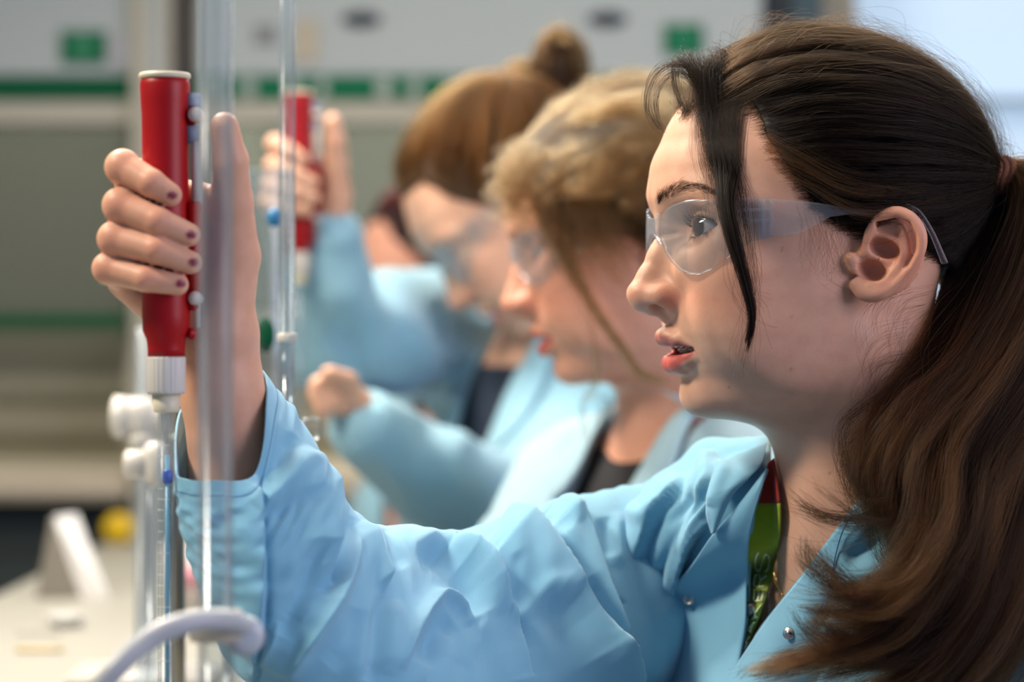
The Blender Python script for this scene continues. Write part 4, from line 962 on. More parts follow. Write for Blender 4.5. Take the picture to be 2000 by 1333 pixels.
if want('coat'):
    bm_lo = (-80, -220, 830); bm_hi = (430, 330, 1200)
    Vb, Qb = mesh_sdf(coatbase_f, bm_lo, bm_hi, 5.0)
    BASE = BVHTree.FromPolygons([Vector(v) for v in Vb.tolist()], [tuple(q) for q in Qb.tolist()])
    Vs, Qs = mesh_sdf(chest_f, (100, -120, 850), (420, 200, 1200), 4.0)
    SKINB = BVHTree.FromPolygons([Vector(v) for v in Vs.tolist()], [tuple(q) for q in Qs.tolist()])
    def surf(px, py, off=0.0):
        """point on the coat front seen at a pixel, off mm nearer the camera"""
        o = Vector((0, -1400, 1250)); d = Vector(M(px, py, 0.0)) - o; d.normalize()
        h = BASE.ray_cast(o, d)[0]; h2 = SKINB.ray_cast(o, d)[0]
        if h is None: return None
        if h2 is not None and (h2 - o).length - 4 < (h - o).length: h = h2 - d * 4
        return np.array(h - d * off)
    V, Q = mesh_sdf(coat_torso_f, bm_lo, bm_hi, 2.0)
    g_, _ = grad(coatbase_f, V, 1.0); N = g_ / (np.linalg.norm(g_, axis=1)[:, None] + 1e-9)
    outer = np.abs(_) < 1.5
    V2 = folds(V, N * outer[:, None], TORSO_STROKES)
    coat = link_mesh('lab_coat', V2 / 1000, Q, M_COAT, person, label='pale blue cotton lab coat')
    # sleeve of the raised arm
    G = loft([[M(*p) for p in r] for r in RINGS], 520, 300)
    N = vnorm_grid(G); c = G.mean(axis=1, keepdims=True); N *= np.sign((N * (G - c)).sum(-1).mean())
    G2 = folds(G.reshape(-1, 3), N.reshape(-1, 3), SLEEVE_STROKES).reshape(G.shape)
    # small irregular creases
    gg = np.random.default_rng(5); nz = rsmooth(60, 300, 24, gg); nz = np.array([np.interp(np.linspace(0, 59, 520), np.arange(60), nz[:, j]) for j in range(300)]).T
    nz = box_smooth(box_smooth(nz, 12, 1), 12, 0); rim = np.clip((np.arange(520) - 14) / 30, 0, 1)[:, None]
    G2 = G2 + N * (nz * 1.0 * rim)[..., None]
    n, m, _ = G2.shape; idx = np.arange(n * m).reshape(n, m); nx = np.roll(idx, -1, 1)
    Fo = np.stack([idx[:-1], idx[1:], nx[1:], nx[:-1]], -1).reshape(-1, 4)
    Gi = (G2 - N * 1.3); Fi = Fo[:, ::-1] + n * m
    Fr = np.stack([idx[0], nx[0], nx[0] + n * m, idx[0] + n * m], -1)
    sl = link_mesh('sleeve', np.vstack([G2.reshape(-1, 3), Gi.reshape(-1, 3)]) / 1000, np.vstack([Fo, Fi, Fr]), M_COAT, coat)
    # hem stitching at the cuff and the sleeve-head seam
    st = MB(); k = 26; st.tube(box_smooth(G2[k] + N[k] * .1, 2, 0) / 1000, .0002, 5, cap=False); st.build('cuff_stitching', M_THREAD, sl)
    # the coat's dark lining shadow is only real shade; the turned-back flap of the cuff
    def sheet(edge_a, edge_b, off_a, off_b, name, m_, parent, bulge=3.0, n=60, k=22, thick=.0012, strokes=None):
        """cloth sheet lying on the coat between two traced edges (lists of pixels)"""
        A = catmull(np.array(edge_a, float), n); B = catmull(np.array(edge_b, float), n); G = np.zeros((n, k, 3)); v = np.linspace(0, 1, k); last = None
        oa = np.interp(np.linspace(0, 1, n), np.linspace(0, 1, len(off_a)), off_a); ob = np.interp(np.linspace(0, 1, n), np.linspace(0, 1, len(off_b)), off_b)
        for i in range(n):
            for j in range(k):
                p = A[i] * (1 - v[j]) + B[i] * v[j]; o_ = oa[i] * (1 - v[j]) + ob[i] * v[j] + bulge * math.sin(math.pi * v[j])
                h = surf(p[0], p[1], o_)
                if h is None: h = last + (np.array(M(p[0], p[1], last[1] / 1000)) - last) if last is not None else np.array(M(p[0], p[1], .05))
                G[i, j] = h; last = h
        G = box_smooth_open(G, 3)
        if strokes:
            N_ = vnorm_grid(G, False); ray = G.mean((0, 1)) - np.array([0, -1400, 1250.0]); N_ *= -np.sign((N_ * ray).sum(-1).mean()); G = folds(G.reshape(-1, 3), N_.reshape(-1, 3), strokes).reshape(G.shape)
        mb = MB(); mb.grid(G / 1000, thick); return mb.build(name, m_, parent)
    def box_smooth_open(G, k):
        for _ in range(k):
            H = G.copy(); H[1:-1] = (G[:-2] + 2 * G[1:-1] + G[2:]) / 4; G = H; H = G.copy(); H[:, 1:-1] = (G[:, :-2] + 2 * G[:, 1:-1] + G[:, 2:]) / 4; G = H
        return G
    # her right lapel (with the open snap) and left lapel
    lap = sheet([(1498, 916), (1440, 990), (1388, 1050), (1350, 1105), (1311, 1158), (1307, 1220), (1303, 1290), (1296, 1360)],
                [(1500, 918), (1478, 985), (1464, 1050), (1459, 1110), (1457, 1160), (1455, 1220), (1445, 1285), (1432, 1360)],
                [6, 11, 12, 12, 12, 11, 11, 11], [7, 11, 13, 13, 13, 13, 12, 12], 'lapel', M_COATB, coat, 2.0)
    lap2 = sheet([(1697, 955), (1640, 1030), (1580, 1110), (1500, 1210), (1418, 1333), (1380, 1400)],
                 [(1790, 1010), (1790, 1110), (1700, 1200), (1620, 1290), (1545, 1360), (1500, 1420)],
                 [8, 12, 14, 14, 12, 12], [2, 2, 2, 2, 2, 2], 'lapel', M_COATB, coat, 5.0, n=90, k=40, strokes=[
                 ('r', 20, -5.0, [(1650, 1095), (1700, 1065), (1740, 1000)]), ('r', 18, 4.0, [(1640, 1150), (1690, 1125), (1760, 1105)]), ('r', 14, -3.5, [(1590, 1250), (1630, 1180), (1700, 1160)])])
    # collar: rises round the back of the neck and folds over
    sheet([(1402, 905), (1392, 940), (1384, 975), (1380, 1003), (1391, 1044)], [(1497, 866), (1490, 905), (1462, 935), (1430, 968), (1396, 1040)],
          [12, 14, 15, 15, 15], [8, 11, 13, 14, 14], 'collar', M_COAT, coat, 3.0, strokes=[('r', 12, 2.5, [(1420, 900), (1400, 950), (1390, 990)])])
    n, k = 60, 16; th = np.linspace(math.radians(-70), math.radians(95), n); G = np.zeros((n, k, 3))
    for i, a in enumerate(th):
        for j in range(k):
            v = j / (k - 1); r = 61 + 12 * math.sin(v * math.pi * .9) + 9 * v
            zz = -96 - 8 * abs(a) ** 1.5 + 26 * math.sin(min(1, v * 1.6) * math.pi / 2) * (1 - .25 * abs(a)) - 34 * max(0, v - .5) * 2
            G[i, j] = (-40 - r * math.cos(a), r * .98 * math.sin(a), zz - 20)
    mb = MB(); mb.grid(from_head(G.reshape(-1, 3)).reshape(n, k, 3) / 1000, .0014); mb.build('collar', M_COAT, coat)
    # stitched seam line of the left facing
    def seam(L, off, rad=.0004, nm='seam', par=None):
        P = [surf(x, y, off) for x, y in catmull(np.array(L, float), 40)]; P = [p for p in P if p is not None]
        s_ = MB(); s_.tube(np.array(P) / 1000, rad, 5); s_.build(nm, M_THREAD, par or coat)
    seam([(1663, 1008), (1645, 1040), (1632, 1085), (1622, 1140), (1612, 1180), (1590, 1240)], 15.5)
    # snap fasteners
    def snap(px, py, off, socket):
        p = surf(px, py, off) / 1000; d = (np.array([0, -1.4, 1.25]) - p); d /= np.linalg.norm(d); d = d + np.array([-.35, 0, .12]); d /= np.linalg.norm(d)
        mb = MB(); prof = [(0, .0040), (.0006, .0040), (.0010, .0036), (.0011, .0026), (.0007, .0023), (.0008, .0018), (.0013, .0014), (.0013, .0009), (.0002, .0007)] if socket else [(0, .0036), (.0005, .0036), (.0009, .0030), (.0010, .0018), (.0018, .0013), (.0022, .0006)]
        mb.lathe(p, p + d, prof, 32); mb.build('snap_button', M_METAL, coat)
    snap(1345, 1171, 15.5, True); snap(1541, 1238, 16, False)
# ---------------------------------------------------------------- room
def B(name, lo, hi, m, parent=None, bev=0.0, label=None):
    lo = np.array(lo, float); hi = np.array(hi, float); mb = MB(); mb.box((lo + hi) / 2, (hi - lo) / 2, bev=bev); return mb.build(name, m, parent, smooth=False, label=label)
def PX(px, py, D): return Wp(px, py, D - CAMD)
M_WALL = noise_bump(mat('wall_paint', srgb(186, 186, 176), .8), 60, .15)
M_PANEL = mat('pale_grey_panel', srgb(172, 182, 184), .6, Specular_IOR_Level=.3)
M_PANELW = mat('warm_grey_panel', srgb(176, 173, 160), .5)
M_GREEN = mat('green_edge', srgb(6, 84, 54), .75, Specular_IOR_Level=.15)
M_GREENL = mat('green_print', srgb(14, 104, 72), .75, Specular_IOR_Level=.15)
M_DARKV = mat('dark_recess', srgb(38, 48, 60), .6)
M_BENCH = noise_bump(mat('white_bench', srgb(160, 158, 149), .5), 30, .1)
M_STEEL = mat('grey_steel', srgb(120, 118, 112), .35, .9)
M_WHITEP = mat('white_plastic', srgb(206, 204, 198), .42)
M_CREAM = mat('cream_plastic', srgb(214, 208, 184), .45)
if want('room'):
    YH = 2.25; DH = YH + CAMD
    f = B('floor', (-2.8, -2.2, -.05), (2.8, 3.2, 0), noise_bump(mat('vinyl_floor', srgb(120, 122, 118), .5), 20, .1)); tag(f, kind='structure')
    f = B('ceiling', (-2.8, -2.2, 2.85), (2.8, 3.2, 2.9), mat('ceiling_paint', srgb(225, 222, 212), .8)); tag(f, kind='structure')
    for nm, lo, hi in (('wall_back', (-2.8, 3.1, 0), (2.8, 3.2, 2.85)), ('wall_left', (-2.9, -2.2, 0), (-2.8, 3.2, 2.85)), ('wall_right', (2.8, -2.2, 0), (2.9, 3.2, 2.85))):
        tag(B(nm, lo, hi, M_WALL), kind='structure')
    # fume hoods along the far wall
    def P3(px, py): return PX(px, py, DH)
    def hood(px0, px1, label, left):
        x0, x1 = P3(px0, 0)[0], P3(px1, 0)[0]; zt = 2.3; z1 = P3(0, 150)[2]; zs = P3(0, 195)[2]; zb = P3(0, 983)[2]
        root = empty('fume_hood', ((x0 + x1) / 2, YH + .4, 0), label, 'fume hood', 'fume hoods along the far wall')
        B('fascia_panel', (x0, YH, z1), (x1, YH + .05, zt), M_PANEL, root, .004)
        B('casing', (x0, YH + .8, 0.0), (x1, YH + .84, zt), mat('hood_back', srgb(128, 128, 112), .6), root)
        for xa in (x0, x1 - .02): B('side_panel', (xa, YH + .05, 0.0), (xa + .02, YH + .8, zt), M_PANELW, root)
        B('trim', (x0, YH - .008, zs), (x1, YH + .03, z1), M_GREEN if left else M_GREENL, root)
        B('sash_frame', (x0, YH, zs - .035), (x1, YH + .03, zs), M_PANELW, root)
        sg = B('sash', (x0 + .01, YH + .012, P3(0, 612)[2]), (x1 - .01, YH + .016, zs - .035), glass_mat('sash_glass', (0.62, 0.66, 0.60, 1), haze=.22, gloss=.05, hazecol=(.42, .44, .38, 1) if left else (.62, .66, .62, 1)), root)  # grey haze paints the reflections in the sash, brighter on the wide hood
        B('sash_handle', (x0 + .01, YH - .02, P3(0, 642)[2]), (x1 - .01, YH + .02, P3(0, 614)[2]), M_GREEN if left else M_PANELW, root, .004)
        for k, (a, b_, c_) in enumerate(((655, 690, (172, 168, 148)), (700, 765, (160, 158, 140)), (775, 850, (166, 162, 142)), (858, 905, (156, 152, 128)))):
            B('baffle', (x0 + .02, YH + .10 + .05 * k, P3(0, b_ + 8)[2]), (x1 - .02, YH + .12 + .05 * k, P3(0, a)[2]), mat('baffle_grey', srgb(*c_), .5), root)
        B('sill', (x0, YH - .06, P3(0, 975)[2]), (x1, YH + .4, P3(0, 925)[2]), mat('sill_beige', srgb(190, 180, 162), .45), root, .01)
        B('base_cabinet', (x0, YH + .05, 0.0), (x1, YH + .7, P3(0, 1000)[2]), mat('base_shadow_teal', srgb(52, 62, 62), .5), root)  # dark teal colour paints the shadow gap under the hood
        return root
    h1 = hood(-420, 262, 'grey fume hood behind the red pump, with a solid green strip', True)
    h2 = hood(385, 1490, 'wide grey fume hood behind the students, with dark oval recesses', False)
    for px in (706, 1186):
        c = P3(px, 38); mb = MB(); mb.sphere((c[0], YH - .002, c[2]), (.030, .006, .0125), 24); mb.build('handle_recess', M_DARKV, h2)
    def sign(px0, py0, px1, py1, par, name='green_label'):
        a, b = P3(px0, py1), P3(px1, py0)
        s_ = B('label_plate', (a[0], YH - .006, a[2]), (b[0], YH, b[2]), M_GREENL, par)
        B('label_mark', (a[0] + .02, YH - .0075, (a[2] + b[2]) / 2 - .006), (b[0] - .02, YH - .006, (a[2] + b[2]) / 2 + .008), mat('label_print', srgb(46, 140, 100), .5), s_)
    sign(120, 62, 207, 124, h1); sign(1296, 48, 1372, 108, h2)
    a, b = P3(212, 130), P3(258, 66); B('label_plate', (a[0], YH - .005, a[2]), (b[0], YH, b[2]), mat('grey_sticker', srgb(164, 168, 176), .5), h1)
    a, b = P3(498, 86), P3(540, 50); B('label_plate', (a[0], YH - .005, a[2]), (b[0], YH, b[2]), mat('grey_sticker_dark', srgb(120, 126, 130), .5), h2)
    a, b = P3(575, 120), P3(622, 40); B('label_plate', (a[0], YH - .005, a[2]), (b[0], YH, b[2]), mat('beige_sticker', srgb(176, 168, 150), .5), h2)
    # printed interruptions along the green band of the wide hood
    for k, (p0, p1) in enumerate(((395, 440), (475, 500), (560, 585), (622, 640), (735, 765), (800, 822), (872, 1168), (1245, 1490))):
        a, b = P3(p0, 192), P3(p1, 156); B('strip_gap', (a[0], YH - .011, a[2]), (b[0], YH - .007, b[2]), mat('print_grey', srgb(150, 165, 158), .5), h2)
    # upright post between the hoods, with the dark joint
    x0, x1, x2, x3 = [P3(q, 0)[0] for q in (262, 338, 372, 385)]
    pr = empty('service_post', ((x0 + x1) / 2, YH + .1, 0), 'upright beige service post with a dark joint between two fume hoods', 'post')
    B('post_body', (x0, YH - .03, 0), (x1, YH + .1, 2.3), M_PANELW, pr, .004); B('dark_joint', (x1, YH + .02, 0), (x3, YH + .1, 2.3), mat('joint_dark', srgb(66, 62, 58), .6), pr)
    B('post_ridge', (x0 + .028, YH - .045, 0), (x0 + .044, YH - .03, 2.3), M_PANEL, pr)
    # right: dark cabinet edge, beige jamb, bright window
    x0, x1 = P3(1506, 0)[0], P3(1606, 0)[0]
    cb = empty('tall_cabinet', ((x0 + x1) / 2, YH + .2, 0), 'tall dark cabinet standing at the right end of the hoods', 'cabinet')
    B('cabinet_body', (x0, YH + .02, 0), (x1, YH + .4, 2.3), mat('cabinet_dark', srgb(20, 32, 40), .5), cb)
    B('cabinet_door', (P3(1548, 0)[0], YH, 0.1), (x1, YH + .02, 2.2), mat('cabinet_teal', srgb(48, 74, 84), .5), cb)
    tag(B('wall_right_of_hoods', (x1, YH + .1, 0), (P3(1690, 0)[0], YH + .3, 2.85), mat('jamb_paint', srgb(186, 178, 158), .7)), kind='structure')
    x0 = P3(1690, 0)[0]
    wn = empty('window_1', (x0 + .6, YH + .3, .9)); tag(wn, kind='structure')
    B('window_frame', (x0, YH + .2, P3(0, 178)[2]), (x0 + 1.3, YH + .24, P3(0, 164)[2]), mat('frame_grey', srgb(140, 165, 185), .5), wn)
    B('window_frame', (x0 - .02, YH + .2, .8), (x0, YH + .26, 2.5), M_PANELW, wn); B('window_frame', (x0 + 1.3, YH + .2, .8), (x0 + 1.34, YH + .26, 2.5), M_PANELW, wn)
    me_ = mat('bright_blind', (0.5, .62, .75, 1), .6); b_ = me_.node_tree.nodes['Principled BSDF']; b_.inputs['Emission Color'].default_value = (0.42, 0.60, 0.80, 1); b_.inputs['Emission Strength'].default_value = 0.55
    B('blind', (x0, YH + .27, .8), (x0 + 1.3, YH + .275, 2.5), me_, wn)
    tag(B('wall_under_window', (x0, YH + .2, 0), (2.8, YH + .3, .8), M_WALL), kind='structure')
    # ------------- bench
    ZB = 0.965
    bt = empty('lab_bench', (-.40, .7, 0), 'long white laboratory bench running away under the glassware', 'bench')
    mb = MB(); mb.box((-.40, .72, ZB - .018), (.18, 1.30, .018), bev=.004); mb.build('worktop', M_BENCH, bt, smooth=False)
    B('bench_cabinet', (-.55, -.5, 0.0), (-.26, 1.98, ZB - .036), mat('bench_front', srgb(150, 156, 156), .5), bt)
ZB = 0.965
# ---------------------------------------------------------------- glassware
def tube_glass(name, rough=0.0, col=(1, 1, 1, 1)):
    m = bpy.data.materials.new(name); m.use_nodes = True; nt = m.node_tree; nt.nodes.clear(); out = nt.nodes.new('ShaderNodeOutputMaterial')
    g_ = nt.nodes.new('ShaderNodeBsdfGlass'); g_.inputs['IOR'].default_value = 1.45; g_.inputs['Roughness'].default_value = rough; g_.inputs['Color'].default_value = col
    # light passes clear glass unhindered
    nt.links.new(g_.outputs[0], out.inputs[0]); return m
M_GLASS = glass_mat('laboratory_glass', tint=(.93, .95, .96, 1), haze=.035, gloss=.03, hazecol=(.66, .76, .84, 1), blend=.30)
M_THIN = glass_mat('thin_glass', haze=.012, gloss=.04, hazecol=(.7, .8, .86, 1), blend=.45)
M_RED = noise_bump(mat('red_plastic', srgb(158, 0, 12), .42, Specular_IOR_Level=.35), 700, .12, .0003)
M_BLUE = mat('blue_ink', srgb(8, 84, 190), .4)
def hollow(mb, a, b, ro, ri, seg=40):
    L = float(np.linalg.norm(np.asarray(b) - np.asarray(a))); mb.lathe(a, b, [(0, ri), (0, ro), (L, ro), (L, ri), (0, ri)], seg, cap=False)
def make_pump(off, label, pp=(1, 1, 1)):
    """red pipette pump; off shifts the whole thing (metres)"""
    o = np.asarray(off, float); T_ = lambda px, py, y=PUMP_Y: Wp(px, py, y) + o
    top, bot = T_(322, 152), T_(325, 697); root = empty('pipette_pump', tuple(T_(325, 770)), label, 'pipette pump'); L = np.linalg.norm(bot - top); q = 1 / 3646.0
    mb = MB(); R = 47.5 * q
    mb.lathe(top, bot, [(0, R * .9), (.002, R), (.004, R * 1.03), (.012, R * 1.0), (.02, R * .96), (.05, R * .95), (L * .55, R * .965), (L - .022, R * .985), (L - .014, R * .96), (L - .009, R * .80), (L - .004, R * .76), (L, R * .76)], 56)
    mb.build('barrel', M_RED, root)
    mb = MB(); mb.lathe(top + (0, 0, .0022), bot, [(0, R * 1.02), (.0006, R * 1.06), (.0022, R * 1.06), (.0030, R * 1.0)], 48); mb.build('top_cap', M_CREAM, root)
    mb = MB(); a, b = T_(325, 697), T_(325, 770); mb.lathe(a, b, [(0, 36 * q), (.001, 37 * q), (.0185, 36.5 * q), (.020, 35 * q)], 96, ribs=24, depth=.018); mb.build('collar', M_WHITEP, root)
    mb = MB(); a, b = T_(325, 769), T_(325, 806); mb.lathe(a, b, [(0, 27 * q), (.009, 26 * q), (.0102, 24 * q)], 40); mb.build('rubber_chuck', M_CREAM, root)
    # rail, thumb wheel, plunger and release lever on the right side
    mb = MB(); mb.box((T_(380, 395) + T_(380, 590)) / 2, (.0042, .0046, .0268), bev=.001); mb.build('rail', M_RED, root)
    mb = MB(); mb.tube([T_(385, 240), T_(385, 400)], .0031, 16); mb.tube([T_(385, 400), T_(386, 640)], .0014, 12); mb.build('plunger', M_WHITEP, root)
    for c_, h_ in ((T_(377, 225), (.0030, .0040, .0055)), (T_(377, 585), (.0030, .0040, .0060)), (T_(374, 652), (.0022, .0036, .0030))):
        mb = MB(); mb.box(c_, h_, bev=.001); mb.build('bracket', M_RED, root)
    for py, r in ((225, .0040), (583, .0038)):
        mb = MB(); c = T_(383, py) + (0, -.004, 0); mb.lathe(c + (0, .008, 0), c + (0, -.004, 0), [(0, r * .9), (.001, r), (.009, r), (.011, r * .7), (.012, r * .2)], 28); mb.build('thumb_wheel', M_WHITEP, root)
    for py in (201, 262):
        mb = MB(); c = T_(378, py); mb.box(c, (.0042, .0034, .0052), bev=.0012); mb.build('gear_cover', mat('pale_blue_plastic', srgb(150, 168, 190), .4), root)
    return root
if want('pump'):
    make_pump((0, 0, 0), 'red pipette pump gripped by the raised hand of the woman with the dark ponytail')
    # graduated pipette held by the pump
    a, b = Wp(325, 800, PUMP_Y), Wp(324, 1420, PUMP_Y); q = 1 / 3646.0
    root = empty('glass_pipette', tuple(b), 'graduated glass pipette with blue band, fixed under the red pump of the raised hand', 'pipette')
    mb = MB(); hollow(mb, a, b, 17 * q, 10.5 * q, 48); mb.build('glass_tube', M_GLASS, root)
    mb = MB(); c0, c1 = Wp(328, 917, PUMP_Y - .0038), Wp(328, 945, PUMP_Y - .0038); c0 = Wp(327, 918, PUMP_Y); c1 = Wp(327, 946, PUMP_Y)
    mb.lathe(c0, c1, [(0, 7 * q), (.0008, 10 * q), (.0068, 10 * q), (.0076, 7 * q)], 32); mb.build('blue_band', M_BLUE, root)
    mb = MB(); mb.lathe(Wp(327, 890, PUMP_Y), Wp(327, 1420, PUMP_Y), [(0, 4.5 * q), (.1, 4.5 * q), (530 * q, 4.5 * q)], 20); mb.build('liquid_column', mat('pale_blue_liquid', srgb(120, 182, 214), .2), root)
    mb = MB()
    for k in range(26):
        z = Wp(0, 870 + k * 21, PUMP_Y)[2]
        if 905 < 870 + k * 21 < 950: continue
        th = np.linspace(-2.6, -2.6 + (1.5 if k % 5 == 0 else .8), 12); P = np.array([[a[0] + 17.3 * q * math.cos(t), a[1] + 17.3 * q * math.sin(t), z] for t in th]); mb.tube(P, .00018, 5)
    mb.build('graduation_marks', mat('pale_print', srgb(200, 204, 206), .6), root)
def burette(name, label, px, y, r, py0, py1, wall=.0012, joints=(), m=None, group=None):
    a, b = Wp(px, py0, y), Wp(px, py1, y); a[0] = b[0] = Wp(px, 666, y)[0]
    root = empty(name, tuple(b), label, 'burette', group)
    mb = MB(); hollow(mb, a, b, r, r - wall, 56); mb.build('glass_tube', m or M_GLASS, root)
    return root, a, b
def stopcock(c, root, r=.012, m=None, ang=0.0):
    c = np.asarray(c, float); mb = MB(); mb.lathe(c + (0, 0, .016), c - (0, 0, .016), [(0, r * .45), (.004, r * .8), (.010, r * .95), (.022, r * .95), (.028, r * .7), (.032, r * .4)], 28); mb.build('stopcock_body', m or M_WHITEP, root)
    d = np.array([math.cos(ang), math.sin(ang), 0]); mb = MB(); mb.lathe(c - d * .02, c + d * .022, [(0, r * .5), (.002, r * .62), (.012, r * .62), (.014, r * .4), (.026, r * .4), (.028, r * 1.0), (.040, r * 1.05), (.042, r * .8)], 28); mb.build('stopcock_key', m or M_WHITEP, root)
if want('glass'):
    r1, a, b = burette('burette', 'wide clear glass tube rising in front of the raised forearm', 421, -.27, .0085, -60, 1430, .0016)
    # clamp arm and boss on that tube
    cl = empty('clamp', tuple(Wp(440, 1230, -.30)), 'white plastic clamp with curved arm gripping the wide glass tube', 'clamp')
    P = catmull([Wp(150, 1420, -.33), Wp(215, 1320, -.33), (Wp(290, 1250, -.32)), Wp(370, 1216, -.31), Wp(440, 1212, -.295), Wp(470, 1222, -.27)], 40)
    mb = MB(); mb.tube(P, .0052, 18); mb.build('curved_arm', mat('milky_plastic', srgb(176, 182, 188), .35, Transmission_Weight=.0), cl)
    mb = MB(); c = Wp(476, 1240, -.262); mb.lathe(c + (-.002, .008, 0), c + (.002, -.010, 0), [(0, .0075), (.002, .0092), (.014, .0095), (.018, .0085), (.0185, .004)], 36); mb.build('round_boss', mat('pale_boss', srgb(186, 196, 206), .35), cl)
    mb = MB(); c = Wp(421, 1222, -.27); mb.lathe(c + (0, 0, .007), c - (0, 0, .007), [(0, .0092), (.0, .0125), (.014, .0125), (.014, .0092)], 36, cap=False); mb.build('clamp_ring', mat('beige_ring', srgb(200, 192, 178), .4), cl)
    r2, a, b = burette('burette', 'narrow glass burette with a white cap joint standing beside the second red pump', 561, .18, .0058, -60, 655, .0011, m=M_GLASS)
    c = Wp(561, 660, .18); mb = MB(); mb.lathe(c + (0, 0, .003), c - (0, 0, .003), [(0, .0060), (.001, .0066), (.005, .0066), (.006, .0058)], 32); mb.build('joint', M_WHITEP, r2)
    mb = MB(); hollow(mb, Wp(561, 663, .18), Wp(561, 815, .18), .0050, .0042, 40); mb.build('lower_tube', M_THIN, r2)
    mb = MB(); hollow(mb, Wp(561, 860, .18), np.array([Wp(561, 0, .18)[0], .18, ZB + .03]), .0020, .0012, 20); mb.build('tip', M_THIN, r2)
    c = Wp(563, 838, .18); stopcock(c, r2, .0075, M_THIN, 0.3)
    # stand for it
    # wide jar of thin glass behind the forearm
    a = Wp(505, 330, .40); b = np.array([a[0], a[1], ZB]); jr = empty('glass_cylinder', tuple(b), 'faint wide glass cylinder behind the narrow burette', 'cylinder')
    mb = MB(); hollow(mb, a, b, .026, .0248, 48); mb.build('glass_wall', M_THIN, jr)
    c = Wp(519, 655, .38); mb = MB(); mb.sphere(c, (.007, .006, .013), 20); mb.build('green_stopper', M_GREEN, jr)
    c = Wp(536, 425, .36); mb = MB(); mb.sphere(c, (.006, .005, .007), 20); mb.build('blue_mark', mat('blue_plastic', srgb(40, 120, 170), .4), jr)
    # left: burettes with white stopcocks, at mid depth
    r3, a, b = burette('burette', 'glass burette with large white stopcock to the left of the graduated pipette', 275, .55, .0050, 640, 1357, .0011, m=M_THIN)
    stopcock(Wp(272, 815, .55), r3, .0165, ang=math.pi); 
    mb = MB(); mb.lathe(Wp(275, 845, .55), Wp(278, 880, .55), [(0, .0115), (.006, .0125), (.012, .010), (.014, .005)], 28); mb.build('stopcock_nut', M_WHITEP, r3)
    r4, a, b = burette('burette', 'glass burette with small white stopcock just behind the graduated pipette', 296, .35, .0045, 880, 1330, .0011, m=M_THIN)
    stopcock(Wp(302, 907, .35), r4, .0100, ang=math.pi)
    for px, y, r, m_, lab, py0 in ((345, .30, .0062, M_STEEL, 'dark grey steel stand rod directly behind the graduated pipette', 850), (284, .62, .0080, mat('pale_rod', srgb(186, 182, 176), .4), 'pale stand rod left of the small white stopcock', 640)):
        a = Wp(px, py0, y); b = np.array([a[0], a[1], ZB]); rt = empty('stand', tuple(b), lab, 'stand'); mb = MB(); mb.lathe(a, b, [(0, r * .8), (.002, r), (a[2] - b[2], r)], 24); mb.build('rod', m_, rt)
        mb = MB(); mb.box(b + (0, 0, .006), (.06, .045, .006), bev=.002); mb.build('foot', M_WHITEP, rt)
    # small things on the far bench
    def onbench(px, py): D = (CAMZ - ZB) * FPX / (py - 666.5); return Wp(px, py, D - CAMD)
    c = onbench(115, 1172); rt = empty('folded_card', tuple(c), 'white folded card standing like a tent with a shaded side', 'card')
    h = .13; w_ = .040
    def quad(pts, name, m_, par, th=.002):
        mb = MB(); p = np.array(pts); G = np.array([[p[0], p[1]], [p[3], p[2]]]); mb.grid(G, th); return mb.build(name, m_, par, smooth=False)
    q0 = onbench(70, 1170); q1 = onbench(160, 1168); q2 = onbench(198, 1180)
    ap = Wp(100, 1010, q0[1] + .03)
    quad([q0, q1, ap + (.004, 0, 0), ap], 'shaded_side', mat('white_card_shade', srgb(112, 108, 98), .7), rt); quad([q1, q2 + (.0, .05, 0), Wp(150, 1005, q1[1] + .06), ap], 'white_side', mat('white_card', srgb(224, 224, 226), .6), rt)  # one white card; the grey of its first side is painted shade
    c = onbench(232, 1063); c[2] = ZB; yk = empty('yellow_cap', tuple(c), 'round yellow cap at the far end of the white bench', 'cap')
    mb = MB(); cc = c + (0, 0, .022); mb.lathe(cc + (0, .012, 0), cc - (0, .012, 0), [(0, .019), (.003, .021), (.020, .021), (.024, .018)], 32); mb.build('cap_body', mat('yellow_plastic', srgb(226, 190, 10), .4), yk)
    mb = MB(); mb.box(cc + (0, -.013, 0), (.003, .002, .012), bev=.001); mb.build('grip', mat('yellow_dark', srgb(190, 150, 8), .4), yk)
    for k, (px, py, c_, nm, lab) in enumerate(((75, 1245, (170, 170, 164), 'spatula', 'small grey metal scoop lying near the front of the bench'), (128, 1225, (190, 190, 188), 'weighing_boat', 'pale plastic weighing dish beside the grey scoop'), (78, 1275, (206, 186, 140), 'wooden_stick', 'short wooden stick in front of the grey scoop'))):
        c = onbench(px, py); rt = empty(nm, tuple(c), lab, nm.replace('_', ' '))
        mb = MB()
        if k == 0: mb.tube(catmull([c + (-.02, 0, .004), c + (0, .005, .005), c + (.02, .002, .003)], 12), .003, 10, flat=.5)
        elif k == 1: mb.lathe(c + (0, 0, .001), c + (0, 0, .012), [(0, .014), (.001, .015), (.010, .020), (.011, .019), (.002, .013)], 24)
        else: mb.box(c + (0, 0, .003), (.022, .0035, .002), bev=.0008)
        mb.build('body' if k else 'blade', mat(nm, srgb(*c_), .5, .3 if k == 0 else 0), rt)
    c = onbench(372, 1190); c[2] = ZB
    rt = empty('cardboard_box', tuple(c), 'white and pink printed box behind the sleeve cuff on the bench', 'box'); mb = MB(); mb.box(c + (0, .02, .035), (.028, .02, .035), bev=.002); mb.build('carton', mat('carton', srgb(226, 216, 216), .6), rt)
    mb = MB(); mb.box(c + (0, -.0008, .035), (.018, .0006, .012)); mb.build('pink_print', mat('pink_print', srgb(214, 150, 166), .6), rt)
